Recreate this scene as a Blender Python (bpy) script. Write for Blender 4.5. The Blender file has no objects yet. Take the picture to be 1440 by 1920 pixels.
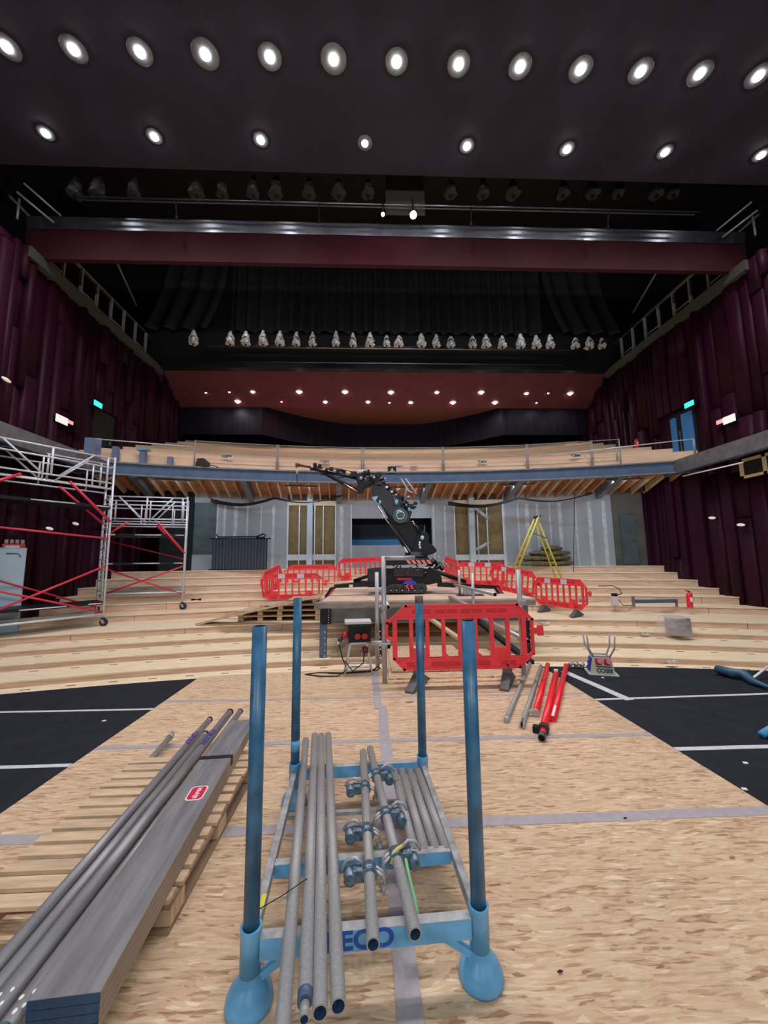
import bpy, bmesh, math, random
from mathutils import Vector, Matrix

# ------------------------------------------------------------------ camera, world, exposure
SC = bpy.context.scene
COL = SC.collection
CAM_POS = Vector((0, 0, 1.6))
CR = Vector((0.99924905, -0.03717830, -0.01091353))
CU = Vector((0.00617332, -0.12530466, 0.99209910))
CF = Vector((0.03825208, 0.99142146, 0.12498105))
cam_data = bpy.data.cameras.new('camera')
cam_data.sensor_fit = 'VERTICAL'
cam_data.sensor_height = 24.0
cam_data.lens = 9.0
cam_data.clip_start = 0.05
cam_data.clip_end = 200
cam = bpy.data.objects.new('camera', cam_data)
COL.objects.link(cam)
cam.matrix_world = Matrix(((CR.x, CU.x, -CF.x, 0), (CR.y, CU.y, -CF.y, 0), (CR.z, CU.z, -CF.z, 1.6), (0, 0, 0, 1)))
SC.camera = cam
SC.view_settings.view_transform = 'Standard'
SC.view_settings.look = 'None'
SC.view_settings.gamma = 1
SC.view_settings.exposure = 0.0
SC.view_settings.use_curve_mapping = False
world = bpy.data.worlds.new('world')
SC.world = world
world.use_nodes = True
world.node_tree.nodes['Background'].inputs[0].default_value = (0.75, 0.8, 1.0, 1)
world.node_tree.nodes['Background'].inputs[1].default_value = 0.0
DOWNLIGHT_W = 275.0       # watts of each ceiling downlight
REAR_W = 26.0             # small lights over the balcony
UNDER_W = 30.0            # fill lights added beneath the balcony

# unseen fill lights added behind the camera to brighten camera-facing surfaces
for lx in (-5.0, 1.0, 7.0):
    ld_ = bpy.data.lights.new('front_fill', 'AREA')
    ld_.shape = 'RECTANGLE'
    ld_.size = 3.0
    ld_.size_y = 0.5
    ld_.energy = 210.0
    ld_.color = (0.93, 0.96, 1.0)
    lo_ = bpy.data.objects.new('front_fill', ld_)
    COL.objects.link(lo_)
    lo_.location = (lx, -4.4, 5.2)
    lo_.rotation_euler = (math.radians(78), 0, 0)


def ray(px, py):
    return (CR * ((px - 720) / 720.0) + CU * ((960 - py) / 720.0) + CF)


def atz(px, py, z):
    d = ray(px, py)
    return CAM_POS + d * ((z - 1.6) / d.z)


def aty(px, py, y):
    d = ray(px, py)
    return CAM_POS + d * (y / d.y)


def atx(px, py, x):
    d = ray(px, py)
    return CAM_POS + d * (x / d.x)


AC = (1.0, -15.0)          # common centre of the curved seating rows


def ay(x, r):
    return AC[1] + math.sqrt(max(r * r - (x - AC[0]) ** 2, 0))


# ------------------------------------------------------------------ materials
MATS = {}


def mat(name, col, rough=0.6, metal=0.0, var=0.0, scale=8.0, stretch=(1, 1, 1), bump=0.0, spec=0.5, col2=None, emit=None, es=0.0, alpha=1.0, trans=0.0, detail=4):
    if name in MATS:
        return MATS[name]
    m = bpy.data.materials.new(name)
    m.use_nodes = True
    nt = m.node_tree
    b = nt.nodes['Principled BSDF']
    b.inputs['Base Color'].default_value = (*col, 1)
    b.inputs['Roughness'].default_value = rough
    b.inputs['Metallic'].default_value = metal
    b.inputs['Specular IOR Level'].default_value = spec
    if alpha < 1:
        b.inputs['Alpha'].default_value = alpha
    if trans:
        b.inputs['Transmission Weight'].default_value = trans
    if emit:
        b.inputs['Emission Color'].default_value = (*emit, 1)
        b.inputs['Emission Strength'].default_value = es
    if var or bump:
        tc = nt.nodes.new('ShaderNodeTexCoord')
        mp = nt.nodes.new('ShaderNodeMapping')
        mp.inputs['Scale'].default_value = stretch
        nz = nt.nodes.new('ShaderNodeTexNoise')
        nz.inputs['Scale'].default_value = scale
        nz.inputs['Detail'].default_value = detail
        nt.links.new(tc.outputs['Object'], mp.inputs[0])
        nt.links.new(mp.outputs[0], nz.inputs['Vector'])
        if var:
            rp = nt.nodes.new('ShaderNodeValToRGB')
            c2 = col2 or tuple(c * (1 - var) for c in col)
            c1 = tuple(min(1, c * (1 + var * 0.6)) for c in col) if not col2 else col
            rp.color_ramp.elements[0].position = 0.33
            rp.color_ramp.elements[1].position = 0.67
            rp.color_ramp.elements[0].color = (*c2, 1)
            rp.color_ramp.elements[1].color = (*c1, 1)
            nt.links.new(nz.outputs[0], rp.inputs[0])
            nt.links.new(rp.outputs[0], b.inputs['Base Color'])
        if bump:
            bp = nt.nodes.new('ShaderNodeBump')
            bp.inputs['Strength'].default_value = bump
            bp.inputs['Distance'].default_value = 0.01
            nt.links.new(nz.outputs[0], bp.inputs['Height'])
            nt.links.new(bp.outputs[0], b.inputs['Normal'])
    MATS[name] = m
    return m


def osb_mat(name):
    m = bpy.data.materials.new(name)
    m.use_nodes = True
    nt = m.node_tree
    N = nt.nodes.new
    L = nt.links.new
    b = nt.nodes['Principled BSDF']
    b.inputs['Roughness'].default_value = 0.75
    b.inputs['Specular IOR Level'].default_value = 0.25
    tc = N('ShaderNodeTexCoord')
    warp = N('ShaderNodeTexNoise')
    warp.inputs['Scale'].default_value = 3.0
    L(tc.outputs['Object'], warp.inputs['Vector'])
    add = N('ShaderNodeVectorMath')
    add.operation = 'MULTIPLY_ADD'
    add.inputs[1].default_value = (0.10, 0.07, 0)
    L(warp.outputs['Color'], add.inputs[0])
    L(tc.outputs['Object'], add.inputs[2])
    outs = []
    for rot, sc in ((0.7, (9, 58, 1)), (-0.6, (11, 66, 1)), (0.12, (18, 105, 1))):
        mp = N('ShaderNodeMapping')
        mp.inputs['Rotation'].default_value = (0, 0, rot)
        mp.inputs['Scale'].default_value = sc
        L(add.outputs[0], mp.inputs[0])
        v = N('ShaderNodeTexVoronoi')
        v.inputs['Scale'].default_value = 1.0
        v.inputs['Randomness'].default_value = 1.0
        L(mp.outputs[0], v.inputs['Vector'])
        sp = N('ShaderNodeSeparateColor')
        L(v.outputs['Color'], sp.inputs[0])
        outs.append((sp, v))
    pick = N('ShaderNodeMix')
    pick.data_type = 'FLOAT'
    g = N('ShaderNodeMath')
    g.operation = 'GREATER_THAN'
    g.inputs[1].default_value = 0.55
    L(outs[0][0].outputs[1], g.inputs[0])
    L(g.outputs[0], pick.inputs[0])
    L(outs[0][0].outputs[0], pick.inputs[2])
    L(outs[1][0].outputs[0], pick.inputs[3])
    pick2 = N('ShaderNodeMix')
    pick2.data_type = 'FLOAT'
    pick2.inputs[0].default_value = 0.42
    L(pick.outputs[0], pick2.inputs[2])
    L(outs[2][0].outputs[0], pick2.inputs[3])
    rp = N('ShaderNodeValToRGB')
    e = rp.color_ramp.elements
    e[0].position = 0.0
    e[0].color = (0.29, 0.15, 0.085, 1)
    e[1].position = 1.0
    e[1].color = (0.84, 0.69, 0.50, 1)
    for p, c in ((0.15, (0.44, 0.275, 0.17, 1)), (0.32, (0.58, 0.40, 0.255, 1)), (0.6, (0.65, 0.475, 0.31, 1)), (0.85, (0.72, 0.555, 0.38, 1))):
        n = e.new(p)
        n.color = c
    L(pick2.outputs[0], rp.inputs[0])
    big = N('ShaderNodeTexNoise')
    big.inputs['Scale'].default_value = 0.9
    L(tc.outputs['Object'], big.inputs['Vector'])
    mr = N('ShaderNodeMapRange')
    mr.inputs[3].default_value = 0.8
    mr.inputs[4].default_value = 1.12
    L(big.outputs[0], mr.inputs[0])
    mul = N('ShaderNodeMix')
    mul.data_type = 'RGBA'
    mul.blend_type = 'MULTIPLY'
    mul.inputs[0].default_value = 1
    L(rp.outputs[0], mul.inputs[6])
    L(mr.outputs[0], mul.inputs[7])
    L(mul.outputs[2], b.inputs['Base Color'])
    bp = N('ShaderNodeBump')
    bp.inputs['Strength'].default_value = 0.25
    bp.inputs['Distance'].default_value = 0.004
    L(pick2.outputs[0], bp.inputs['Height'])
    L(bp.outputs[0], b.inputs['Normal'])
    MATS[name] = m
    return m


M_OSB = osb_mat('osb')
M_BLACKFLOOR = mat('black_floor', (0.009, 0.0125, 0.021), 0.7, var=0.35, scale=5, bump=0.1, spec=0.25)
M_TAPE = mat('grey_tape', (0.40, 0.37, 0.40), 0.5, var=0.1, scale=20)
M_WTAPE = mat('white_tape', (0.62, 0.64, 0.68), 0.5, var=0.12, scale=15)
M_PLYTOP = mat('ply_tread', (0.88, 0.74, 0.52), 0.6, var=0.12, scale=3, stretch=(1, 6, 1))
M_RISER = mat('ply_riser', (0.70, 0.49, 0.36), 0.65, var=0.22, scale=2.0, stretch=(1, 1, 14))  # same ply as the treads, with the risers' shade put into the colour
M_BALTIMBER = mat('balcony_timber', (0.86, 0.60, 0.43), 0.6, var=0.12, scale=0.8, stretch=(1, 1, 4))
M_BALTOP = mat('balcony_board_light', (0.86, 0.70, 0.50), 0.6, var=0.08, scale=2)
M_SLOT = mat('dark_slot', (0.02, 0.018, 0.015), 0.8)
M_MAROON = mat('maroon_panel', (0.030, 0.003, 0.014), 0.55, var=0.35, scale=1.2, stretch=(1, 1, 0.3), spec=0.15)
M_MAROON2 = mat('maroon_beam', (0.052, 0.011, 0.017), 0.7, var=0.15, scale=2, spec=0.15)
M_CEIL = mat('ceiling_dark', (0.042, 0.033, 0.052), 0.75, var=0.2, scale=1.0, spec=0.3)
M_SOFFIT = mat('soffit_maroon', (0.135, 0.036, 0.045), 0.7, var=0.1, scale=2, spec=0.2)
M_LENS = mat('brown_soffit', (0.16, 0.055, 0.050), 0.7, var=0.15, scale=20, stretch=(1, 0.05, 1), spec=0.2)
M_BLACK = mat('black_void', (0.006, 0.006, 0.009), 0.8)
M_DRAPE = mat('black_drape', (0.022, 0.022, 0.026), 0.8)
M_BACKDARK = mat('dark_slatted_wall', (0.008, 0.006, 0.015), 0.6, var=0.6, scale=14, stretch=(1, 1, 0.02), spec=0.2)
M_DRYWALL = mat('drywall', (0.46, 0.49, 0.53), 0.8, var=0.22, scale=1.1, stretch=(1, 1, 0.15), col2=(0.35, 0.37, 0.40))
M_PLASTER = mat('plaster_joint', (0.66, 0.68, 0.72), 0.8, var=0.2, scale=6)
M_BROWNB = mat('brown_board', (0.28, 0.20, 0.09), 0.8, var=0.2, scale=5)
M_TEAL = mat('teal_dark_panel', (0.07, 0.10, 0.11), 0.5, var=0.2, scale=3)
M_OLIVE = mat('olive_panel', (0.12, 0.11, 0.09), 0.7, var=0.3, scale=1.5)
M_STEELB = mat('blue_steel', (0.085, 0.14, 0.25), 0.5, metal=0.2, var=0.15, scale=3)
M_STEELG = mat('grey_steel', (0.22, 0.23, 0.25), 0.45, metal=0.5, var=0.2, scale=6)
M_JOIST = mat('orange_timber', (0.52, 0.22, 0.10), 0.7, var=0.3, scale=3)
M_JOIST2 = mat('pale_timber', (0.62, 0.44, 0.28), 0.7, var=0.2, scale=4)
M_GALV = mat('galvanised', (0.44, 0.44, 0.46), 0.42, metal=0.35, var=0.15, scale=60)
M_GALV2 = mat('dull_tube', (0.33, 0.325, 0.325), 0.5, metal=0.12, var=0.12, scale=90)
M_TUBEIN = mat('tube_inside', (0.02, 0.05, 0.12), 0.7)
M_BLUE = mat('stillage_blue', (0.13, 0.40, 0.68), 0.36, metal=0.0, var=0.22, scale=9, bump=0.1)
M_BLUED = mat('dark_blue_post', (0.040, 0.15, 0.28), 0.36, metal=0.0, var=0.35, scale=12, bump=0.1)
M_DUSTRAIL = mat('worn_rail', (0.36, 0.37, 0.38), 0.6, metal=0.1, var=0.35, scale=16)
M_BLUETXT = mat('blue_lettering', (0.01, 0.08, 0.42), 0.5)
M_RED = mat('red_plastic', (0.92, 0.055, 0.070), 0.42, var=0.12, scale=6)
M_REDD = mat('deep_red', (0.62, 0.022, 0.035), 0.5)
M_REFL = mat('reflective_white', (0.62, 0.60, 0.70), 0.35)
M_RUBBER = mat('black_rubber', (0.03, 0.03, 0.034), 0.6, var=0.4, scale=12)
M_RUBBERG = mat('grey_rubber', (0.10, 0.10, 0.115), 0.6, var=0.4, scale=12)
M_ALU = mat('aluminium', (0.66, 0.70, 0.76), 0.35, metal=0.15, var=0.12, scale=10)
M_REDBAR = mat('red_brace', (0.62, 0.03, 0.07), 0.4)
M_REDPROP = mat('red_prop', (0.85, 0.015, 0.03), 0.38, var=0.1, scale=10)
M_BLKM = mat('black_metal', (0.009, 0.010, 0.014), 0.5, spec=0.3)
M_BLKG = mat('black_gloss', (0.012, 0.014, 0.024), 0.45)
M_CHROME = mat('chrome', (0.75, 0.78, 0.82), 0.2, metal=0.9)
M_WHITE = mat('white_paint', (0.8, 0.8, 0.8), 0.5)
M_YEL = mat('yellow_fibreglass', (0.72, 0.60, 0.08), 0.45)
M_PALLET = mat('pallet_timber', (0.62, 0.45, 0.29), 0.75, var=0.25, scale=4, stretch=(1, 8, 1), bump=0.2)
M_PALLETD = mat('pallet_underside', (0.30, 0.20, 0.13), 0.8, var=0.3, scale=6)
M_PLYGREY = mat('grey_board', (0.185, 0.185, 0.195), 0.55, var=0.3, scale=22, stretch=(1, 0.12, 1), bump=0.2)
M_PLYEDGE = mat('board_edge', (0.36, 0.28, 0.21), 0.8, var=0.4, scale=3, stretch=(1, 1, 60))
M_NAVY = mat('navy_end', (0.012, 0.055, 0.13), 0.5, var=0.3, scale=20)
M_STICKR = mat('sticker_red', (0.62, 0.01, 0.06), 0.4)
M_STICKW = mat('sticker_white', (0.85, 0.75, 0.78), 0.4)
M_PURPLE = mat('marker_purple', (0.07, 0.04, 0.30), 0.5)
M_OLDTIMB = mat('weathered_timber', (0.30, 0.27, 0.24), 0.8, var=0.35, scale=3, stretch=(1, 1, 6), bump=0.3)
M_PLATFORM = mat('platform_ply', (0.68, 0.50, 0.38), 0.7, var=0.15, scale=2)
M_CREAM = mat('cream_box', (0.50, 0.50, 0.40), 0.45)
M_SOCKB = mat('socket_blue', (0.01, 0.04, 0.42), 0.35)
M_SOCKR = mat('socket_red', (0.45, 0.02, 0.03), 0.35)
M_LEADTXT = mat('dark_lettering', (0.01, 0.05, 0.04), 0.5)
M_PLASTICBAG = mat('clear_plastic', (0.85, 0.76, 0.76), 0.2, alpha=0.22, var=0.2, scale=20, bump=0.6)
M_SHEET = mat('milky_plastic', (0.95, 0.95, 0.92), 0.2, var=0.75, scale=9, bump=1.0, spec=0.9)
M_LAMPBODY = mat('lantern_body', (0.02, 0.02, 0.022), 0.4)
M_FRIDGE = mat('pale_blue_cabinet', (0.45, 0.62, 0.74), 0.45, var=0.06, scale=2)
M_DOORB = mat('blue_lit_door', (0.05, 0.24, 0.62), 0.4)  # blue light at the doorway is put into the panel colour
M_EXITG = mat('exit_sign_glow', (0.05, 0.5, 0.45), 0.4, emit=(0.05, 0.75, 0.68), es=1.1)
M_SIGNW = mat('lit_white_sign', (0.7, 0.7, 0.66), 0.4, emit=(0.8, 0.8, 0.72), es=0.75)
M_SIGNP = mat('lit_pink_sign', (0.7, 0.4, 0.42), 0.4, emit=(0.9, 0.4, 0.42), es=0.7)
M_HOLLOW = mat('dim_ledge', (0.5, 0.45, 0.42), 0.6)
M_BAGOLIVE = mat('hessian', (0.16, 0.14, 0.07), 0.9, var=0.4, scale=8, bump=0.5)
M_STAIN = mat('bright_blue_paint', (0.05, 0.28, 0.55), 0.5)
M_GLINT = mat('steel_band', (0.30, 0.32, 0.38), 0.26, metal=0.9)


def lamp_mat(name, c, s):
    m = bpy.data.materials.new(name)
    m.use_nodes = True
    b = m.node_tree.nodes['Principled BSDF']
    b.inputs['Base Color'].default_value = (0.8, 0.8, 0.8, 1)
    b.inputs['Emission Color'].default_value = (*c, 1)
    b.inputs['Emission Strength'].default_value = s
    MATS[name] = m
    return m


# ------------------------------------------------------------------ mesh helpers
class MB:
    """collects shapes into ONE mesh; every face keeps a material slot"""

    def __init__(s):
        s.v = []
        s.f = []
        s.mi = []
        s.mats = []
        s.sm = []

    def slot(s, m):
        if m not in s.mats:
            s.mats.append(m)
        return s.mats.index(m)

    def add(s, vs, fs, m, smooth=False, M=None):
        o = len(s.v)
        k = s.slot(m)
        for p in vs:
            p = Vector(p)
            s.v.append(M @ p if M else p)
        for f in fs:
            s.f.append([o + i for i in f])
            s.mi.append(k)
            s.sm.append(smooth)
        return s

    def box(s, a, b, m, M=None):
        x0, y0, z0 = a
        x1, y1, z1 = b
        vs = [(x0, y0, z0), (x1, y0, z0), (x1, y1, z0), (x0, y1, z0), (x0, y0, z1), (x1, y0, z1), (x1, y1, z1), (x0, y1, z1)]
        fs = [(0, 3, 2, 1), (4, 5, 6, 7), (0, 1, 5, 4), (1, 2, 6, 5), (2, 3, 7, 6), (3, 0, 4, 7)]
        return s.add(vs, fs, m, False, M)

    def cbox(s, c, d, m, M=None):
        return s.box([c[i] - d[i] / 2 for i in range(3)], [c[i] + d[i] / 2 for i in range(3)], m, M)

    def tube(s, p0, p1, r, m, n=12, r2=None, caps=True, hollow=None, M=None):
        p0 = Vector(p0)
        p1 = Vector(p1)
        ax = (p1 - p0).normalized()
        u = ax.cross(Vector((0, 0, 1)))
        if u.length < 1e-3:
            u = Vector((1, 0, 0))
        u.normalize()
        w = ax.cross(u)
        r2 = r if r2 is None else r2
        vs = []
        for p, rr in ((p0, r), (p1, r2)):
            for i in range(n):
                a = 2 * math.pi * i / n
                vs.append(p + u * (math.cos(a) * rr) + w * (math.sin(a) * rr))
        fs = [(i, (i + 1) % n, n + (i + 1) % n, n + i) for i in range(n)]
        s.add(vs, fs, m, True, M)
        if hollow:
            for p, d in ((p0, ax), (p1, -ax)):
                vv = []
                for rr, q in ((r, p), (r * 0.80, p), (r * 0.80, p + d * min(0.12, (p1 - p0).length * 0.3))):
                    for i in range(n):
                        a = 2 * math.pi * i / n
                        vv.append(q + u * (math.cos(a) * rr) + w * (math.sin(a) * rr))
                f1 = [(i, (i + 1) % n, n + (i + 1) % n, n + i) for i in range(n)]
                f2 = [(n + i, n + (i + 1) % n, 2 * n + (i + 1) % n, 2 * n + i) for i in range(n)]
                s.add(vv, f1, m, False, M)
                s.add(vv, f2 + [tuple(range(2 * n, 3 * n))], hollow, False, M)
        elif caps:
            s.add(vs, [tuple(range(n))[::-1], tuple(range(n, 2 * n))], m, False, M)
        return s

    def path(s, pts, r, m, n=8, M=None):
        pts = [Vector(p) for p in pts]
        rings = []
        prev = None
        for i, p in enumerate(pts):
            if i == 0:
                t = pts[1] - p
            elif i == len(pts) - 1:
                t = p - pts[-2]
            else:
                t = pts[i + 1] - pts[i - 1]
            t.normalize()
            if prev is None:
                u = t.cross(Vector((0, 0, 1)))
                if u.length < 1e-3:
                    u = Vector((1, 0, 0))
            else:
                u = prev - t * prev.dot(t)
            u.normalize()
            prev = u
            w = t.cross(u)
            rr = r[i] if isinstance(r, (list, tuple)) else r
            rings.append([p + u * (math.cos(2 * math.pi * k / n) * rr) + w * (math.sin(2 * math.pi * k / n) * rr) for k in range(n)])
        vs = [q for g in rings for q in g]
        fs = []
        for i in range(len(pts) - 1):
            for k in range(n):
                fs.append((i * n + k, i * n + (k + 1) % n, (i + 1) * n + (k + 1) % n, (i + 1) * n + k))
        fs.append(tuple(range(n))[::-1])
        fs.append(tuple(range((len(pts) - 1) * n, len(pts) * n)))
        return s.add(vs, fs, m, True, M)

    def lathe(s, prof, m, n=20, c=(0, 0, 0), M=None):
        vs = []
        c = Vector(c)
        for r, z in prof:
            for i in range(n):
                a = 2 * math.pi * i / n
                vs.append(c + Vector((r * math.cos(a), r * math.sin(a), z)))
        fs = []
        for j in range(len(prof) - 1):
            for i in range(n):
                fs.append((j * n + i, j * n + (i + 1) % n, (j + 1) * n + (i + 1) % n, (j + 1) * n + i))
        if prof[0][0] > 1e-4:
            fs.append(tuple(range(n))[::-1])
        if prof[-1][0] > 1e-4:
            fs.append(tuple(range((len(prof) - 1) * n, len(prof) * n)))
        return s.add(vs, fs, m, True, M)

    def prism(s, pts, a, b, m, plane='xz', M=None):
        """polygon given in a plane, extruded between a and b on the third axis"""
        def P(p, t):
            if plane == 'xz':
                return (p[0], t, p[1])
            if plane == 'yz':
                return (t, p[0], p[1])
            return (p[0], p[1], t)
        n = len(pts)
        vs = [P(p, a) for p in pts] + [P(p, b) for p in pts]
        fs = [tuple(range(n)), tuple(range(n, 2 * n))[::-1]] + [(i, n + i, n + (i + 1) % n, (i + 1) % n) for i in range(n)]
        return s.add(vs, fs, m, False, M)

    def ball(s, c, r, m, n=12, sc=(1, 1, 1), M=None):
        prof = []
        k = n // 2
        vs = []
        for j in range(k + 1):
            t = math.pi * j / k
            for i in range(n):
                a = 2 * math.pi * i / n
                vs.append((c[0] + r * sc[0] * math.sin(t) * math.cos(a), c[1] + r * sc[1] * math.sin(t) * math.sin(a), c[2] + r * sc[2] * math.cos(t)))
        fs = [(j * n + i, j * n + (i + 1) % n, (j + 1) * n + (i + 1) % n, (j + 1) * n + i) for j in range(k) for i in range(n)]
        return s.add(vs, fs, m, True, M)

    def build(s, name, parent=None, bevel=0.0, loc=None, rotz=0.0):
        me = bpy.data.meshes.new(name)
        me.from_pydata([tuple(v) for v in s.v], [], s.f)
        for m in s.mats:
            me.materials.append(m)
        for p, k, sm in zip(me.polygons, s.mi, s.sm):
            p.material_index = k
            p.use_smooth = sm
        bm = bmesh.new()
        bm.from_mesh(me)
        bmesh.ops.remove_doubles(bm, verts=bm.verts, dist=1e-6)
        bmesh.ops.recalc_face_normals(bm, faces=bm.faces)
        bm.to_mesh(me)
        bm.free()
        me.update()
        o = bpy.data.objects.new(name, me)
        COL.objects.link(o)
        if parent:
            o.parent = parent
        if loc is not None:
            o.location = loc
        o.rotation_euler[2] = rotz
        if bevel:
            md = o.modifiers.new('bevel', 'BEVEL')
            md.width = bevel
            md.segments = 2
            md.limit_method = 'ANGLE'
            md.angle_limit = math.radians(50)
        return o


def tag(o, label, cat, group=None):
    o['label'] = label
    o['category'] = cat
    if group:
        o['group'] = group
    return o


def thing(name, label, cat, loc=(0, 0, 0), rotz=0.0, group=None):
    o = bpy.data.objects.new(name, None)
    o.empty_display_size = 0.1
    COL.objects.link(o)
    o.location = loc
    o.rotation_euler[2] = rotz
    return tag(o, label, cat, group)


def struct(o):
    o['kind'] = 'structure'
    return o


def copy_tree(o, parent=None):
    c = o.copy()
    COL.objects.link(c)
    if parent:
        c.parent = parent
    for ch in list(o.children):
        copy_tree(ch, c)
    return c


def text(body, name, size, m, parent, M, extrude=0.001, offset=0.0):
    cu = bpy.data.curves.new(name, 'FONT')
    cu.body = body
    cu.size = size
    cu.extrude = extrude
    cu.offset = offset
    cu.align_x = 'CENTER'
    cu.align_y = 'CENTER'
    t = bpy.data.objects.new(name, cu)
    COL.objects.link(t)
    dg = bpy.context.evaluated_depsgraph_get()
    me = bpy.data.meshes.new_from_object(t.evaluated_get(dg))
    bpy.data.objects.remove(t)
    me.materials.clear()
    me.materials.append(m)
    o = bpy.data.objects.new(name, me)
    COL.objects.link(o)
    if parent:
        o.parent = parent
    o.matrix_local = M
    return o


def frame(p0, p1):
    """matrix whose local x axis runs p0->p1, z up-ish"""
    p0 = Vector(p0)
    p1 = Vector(p1)
    x = (p1 - p0).normalized()
    z = Vector((0, 0, 1)) - x * x.z
    z.normalize()
    y = z.cross(x)
    return Matrix(((x.x, y.x, z.x, p0.x), (x.y, y.y, z.y, p0.y), (x.z, y.z, z.z, p0.z), (0, 0, 0, 1)))


ORD = ['first', 'second', 'third', 'fourth', 'fifth', 'sixth', 'seventh', 'eighth', 'ninth', 'tenth', 'eleventh', 'twelfth', 'thirteenth', 'fourteenth', 'fifteenth',
       'sixteenth', 'seventeenth', 'eighteenth', 'nineteenth', 'twentieth', 'twenty-first', 'twenty-second', 'twenty-third', 'twenty-fourth', 'twenty-fifth']
# ================================================================== the setting
XL, XR = -9.2, 11.0
random.seed(3)


def arc_strip(mb, r0, z0, r1, z1, m, xa=XL, xb=XR, n=44):
    """surface between two arcs of radius r0 (height z0) and r1 (height z1)"""
    vs = []
    for i in range(n + 1):
        x = xa + (xb - xa) * i / n
        vs.append((x, ay(x, r0), z0))
        vs.append((x, ay(x, r1), z1))
    fs = [(2 * i, 2 * i + 2, 2 * i + 3, 2 * i + 1) for i in range(n)]
    mb.add(vs, fs, m)


RS = 21.0
# stage floor: black floor with a strip of chipboard sheets laid over it
mb = MB()
n = 44
vs = []
for i in range(n + 1):
    x = XL + (XR - XL) * i / n
    vs += [(x, -5.0, -0.012), (x, ay(x, RS), -0.012)]
mb.add(vs, [(2 * i, 2 * i + 2, 2 * i + 3, 2 * i + 1) for i in range(n)], M_BLACKFLOOR)
arc_strip(mb, RS, -0.012, RS + 0.001, -0.75, M_BLACKFLOOR)
struct(mb.build('floor'))
mb = MB()
pts = [(-2.4, -4.9), (2.56, -4.9)] + [(2.56 - 4.96 * i / 10, ay(2.56 - 4.96 * i / 10, RS) + 0.02) for i in range(11)]
mb.prism(pts, -0.011, 0.0, M_OSB, 'xy')
struct(mb.build('floor'))

# seating tiers rising away from the stage
RAD = [None, 23.37, 24.15, 24.92, 25.65, 27.2, 27.95, 28.65, 29.35, 30.0, 30.7]
TZ = [-0.53, -0.41, -0.288, -0.165, 0.0, 0.19, 0.416, 0.62, 0.837, 1.062, 1.29]
R_WALL = 31.3
prev = RS + 0.02
for k in range(11):
    mb = MB()
    r0 = RS + 0.02 if k == 0 else RAD[k]
    r1 = RAD[k + 1] if k < 10 else R_WALL
    top = M_PLYTOP
    arc_strip(mb, r0 - 0.02, TZ[k], r1 + 0.02, TZ[k], top)
    arc_strip(mb, r0 - 0.02, TZ[k] - 0.022, r0 - 0.02, TZ[k], top)
    if k:
        arc_strip(mb, r0, TZ[k - 1], r0, TZ[k] - 0.022, M_RISER)
    # thin shadow gap slots for floor ventilation, set in the tread
    if k < 4:
        step = 0.62
        cnt = int((XR - XL) / step)
        for i in range(cnt):
            x = XL + 0.2 + i * step + (0.15 * k)
            if x > XR - 0.2:
                continue
            rr = (r1 - 0.16) if k else RAD[1] - 0.20
            y = ay(x, rr)
            ang = -math.asin((x - AC[0]) / rr)
            M = Matrix.Translation((x, y, TZ[k])) @ Matrix.Rotation(ang, 4, 'Z')
            mb.box((-0.07, -0.018, 0.0), (0.07, 0.018, 0.002), M_SLOT, M)
    # vertical joints between the riser boards
    if k in (4, 5, 6):
        for i in range(9):
            x = XL + 0.7 + i * 2.3 + k * 0.4
            if x < XR:
                y = ay(x, r0)
                mb.box((x - 0.004, y - 0.004, TZ[k - 1]), (x + 0.004, y + 0.01, TZ[k] - 0.03), M_SLOT)
    struct(mb.build('floor'))


# tapes
def tape(name_label, p0, p1, w, m, cat='tape', z=0.0015):
    p0 = Vector((p0[0], p0[1], z))
    p1 = Vector((p1[0], p1[1], z))
    L = (p1 - p0).length
    M = frame(p0, p1)
    mb = MB()
    nn = max(2, int(L / 0.25))
    vs = []
    for i in range(nn + 1):
        j = random.uniform(-0.004, 0.004)
        vs += [(L * i / nn, -w / 2 + j, 0), (L * i / nn, w / 2 + j, 0)]
    mb.add(vs, [(2 * i, 2 * i + 2, 2 * i + 3, 2 * i + 1) for i in range(nn)], m, False, M)
    nv = len(mb.v)
    mb.add([(v.x, v.y, v.z - 0.001) for v in mb.v[:nv]], [], m)
    for i in range(nn):
        mb.f.append([nv + 2 * i, nv + 2 * i + 1, nv + 2 * i + 3, nv + 2 * i + 2])
        mb.mi.append(0)
        mb.sm.append(False)
    return tag(mb.build('floor_tape'), name_label, cat)


tape('wide grey tape across the chipboard floor, nearest the camera', (-2.4, 2.55), (2.56, 2.56), 0.085, M_TAPE)
tape('grey tape across the chipboard, second crossing from the camera', (-2.4, 3.68), (2.56, 3.64), 0.06, M_TAPE)
tape('grey tape across the chipboard, farthest crossing near the red barrier', (-2.4, 4.8), (2.56, 4.72), 0.05, M_TAPE)
tape('grey tape running lengthwise under the stillage, near length', (0.13, 0.3), (0.13, 4.5), 0.095, M_TAPE, z=0.0032)
tape('grey tape running lengthwise towards the platform, far length', (0.085, 4.4), (0.06, 5.95), 0.085, M_TAPE, z=0.0045)
tape('white tape line on the black floor at left, farther one', (-9.0, 4.68), (-2.42, 4.60), 0.045, M_WTAPE, z=-0.0105)
tape('white tape line on the black floor at left, nearer one', (-9.0, 3.44), (-2.42, 3.42), 0.05, M_WTAPE, z=-0.0105)
tape('white tape line on the black floor at right, farther one', (2.58, 4.55), (10.5, 4.72), 0.05, M_WTAPE, z=-0.0105)
tape('white tape line on the black floor at right, nearer one', (2.58, 3.38), (10.5, 3.37), 0.06, M_WTAPE, z=-0.0105)
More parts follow.
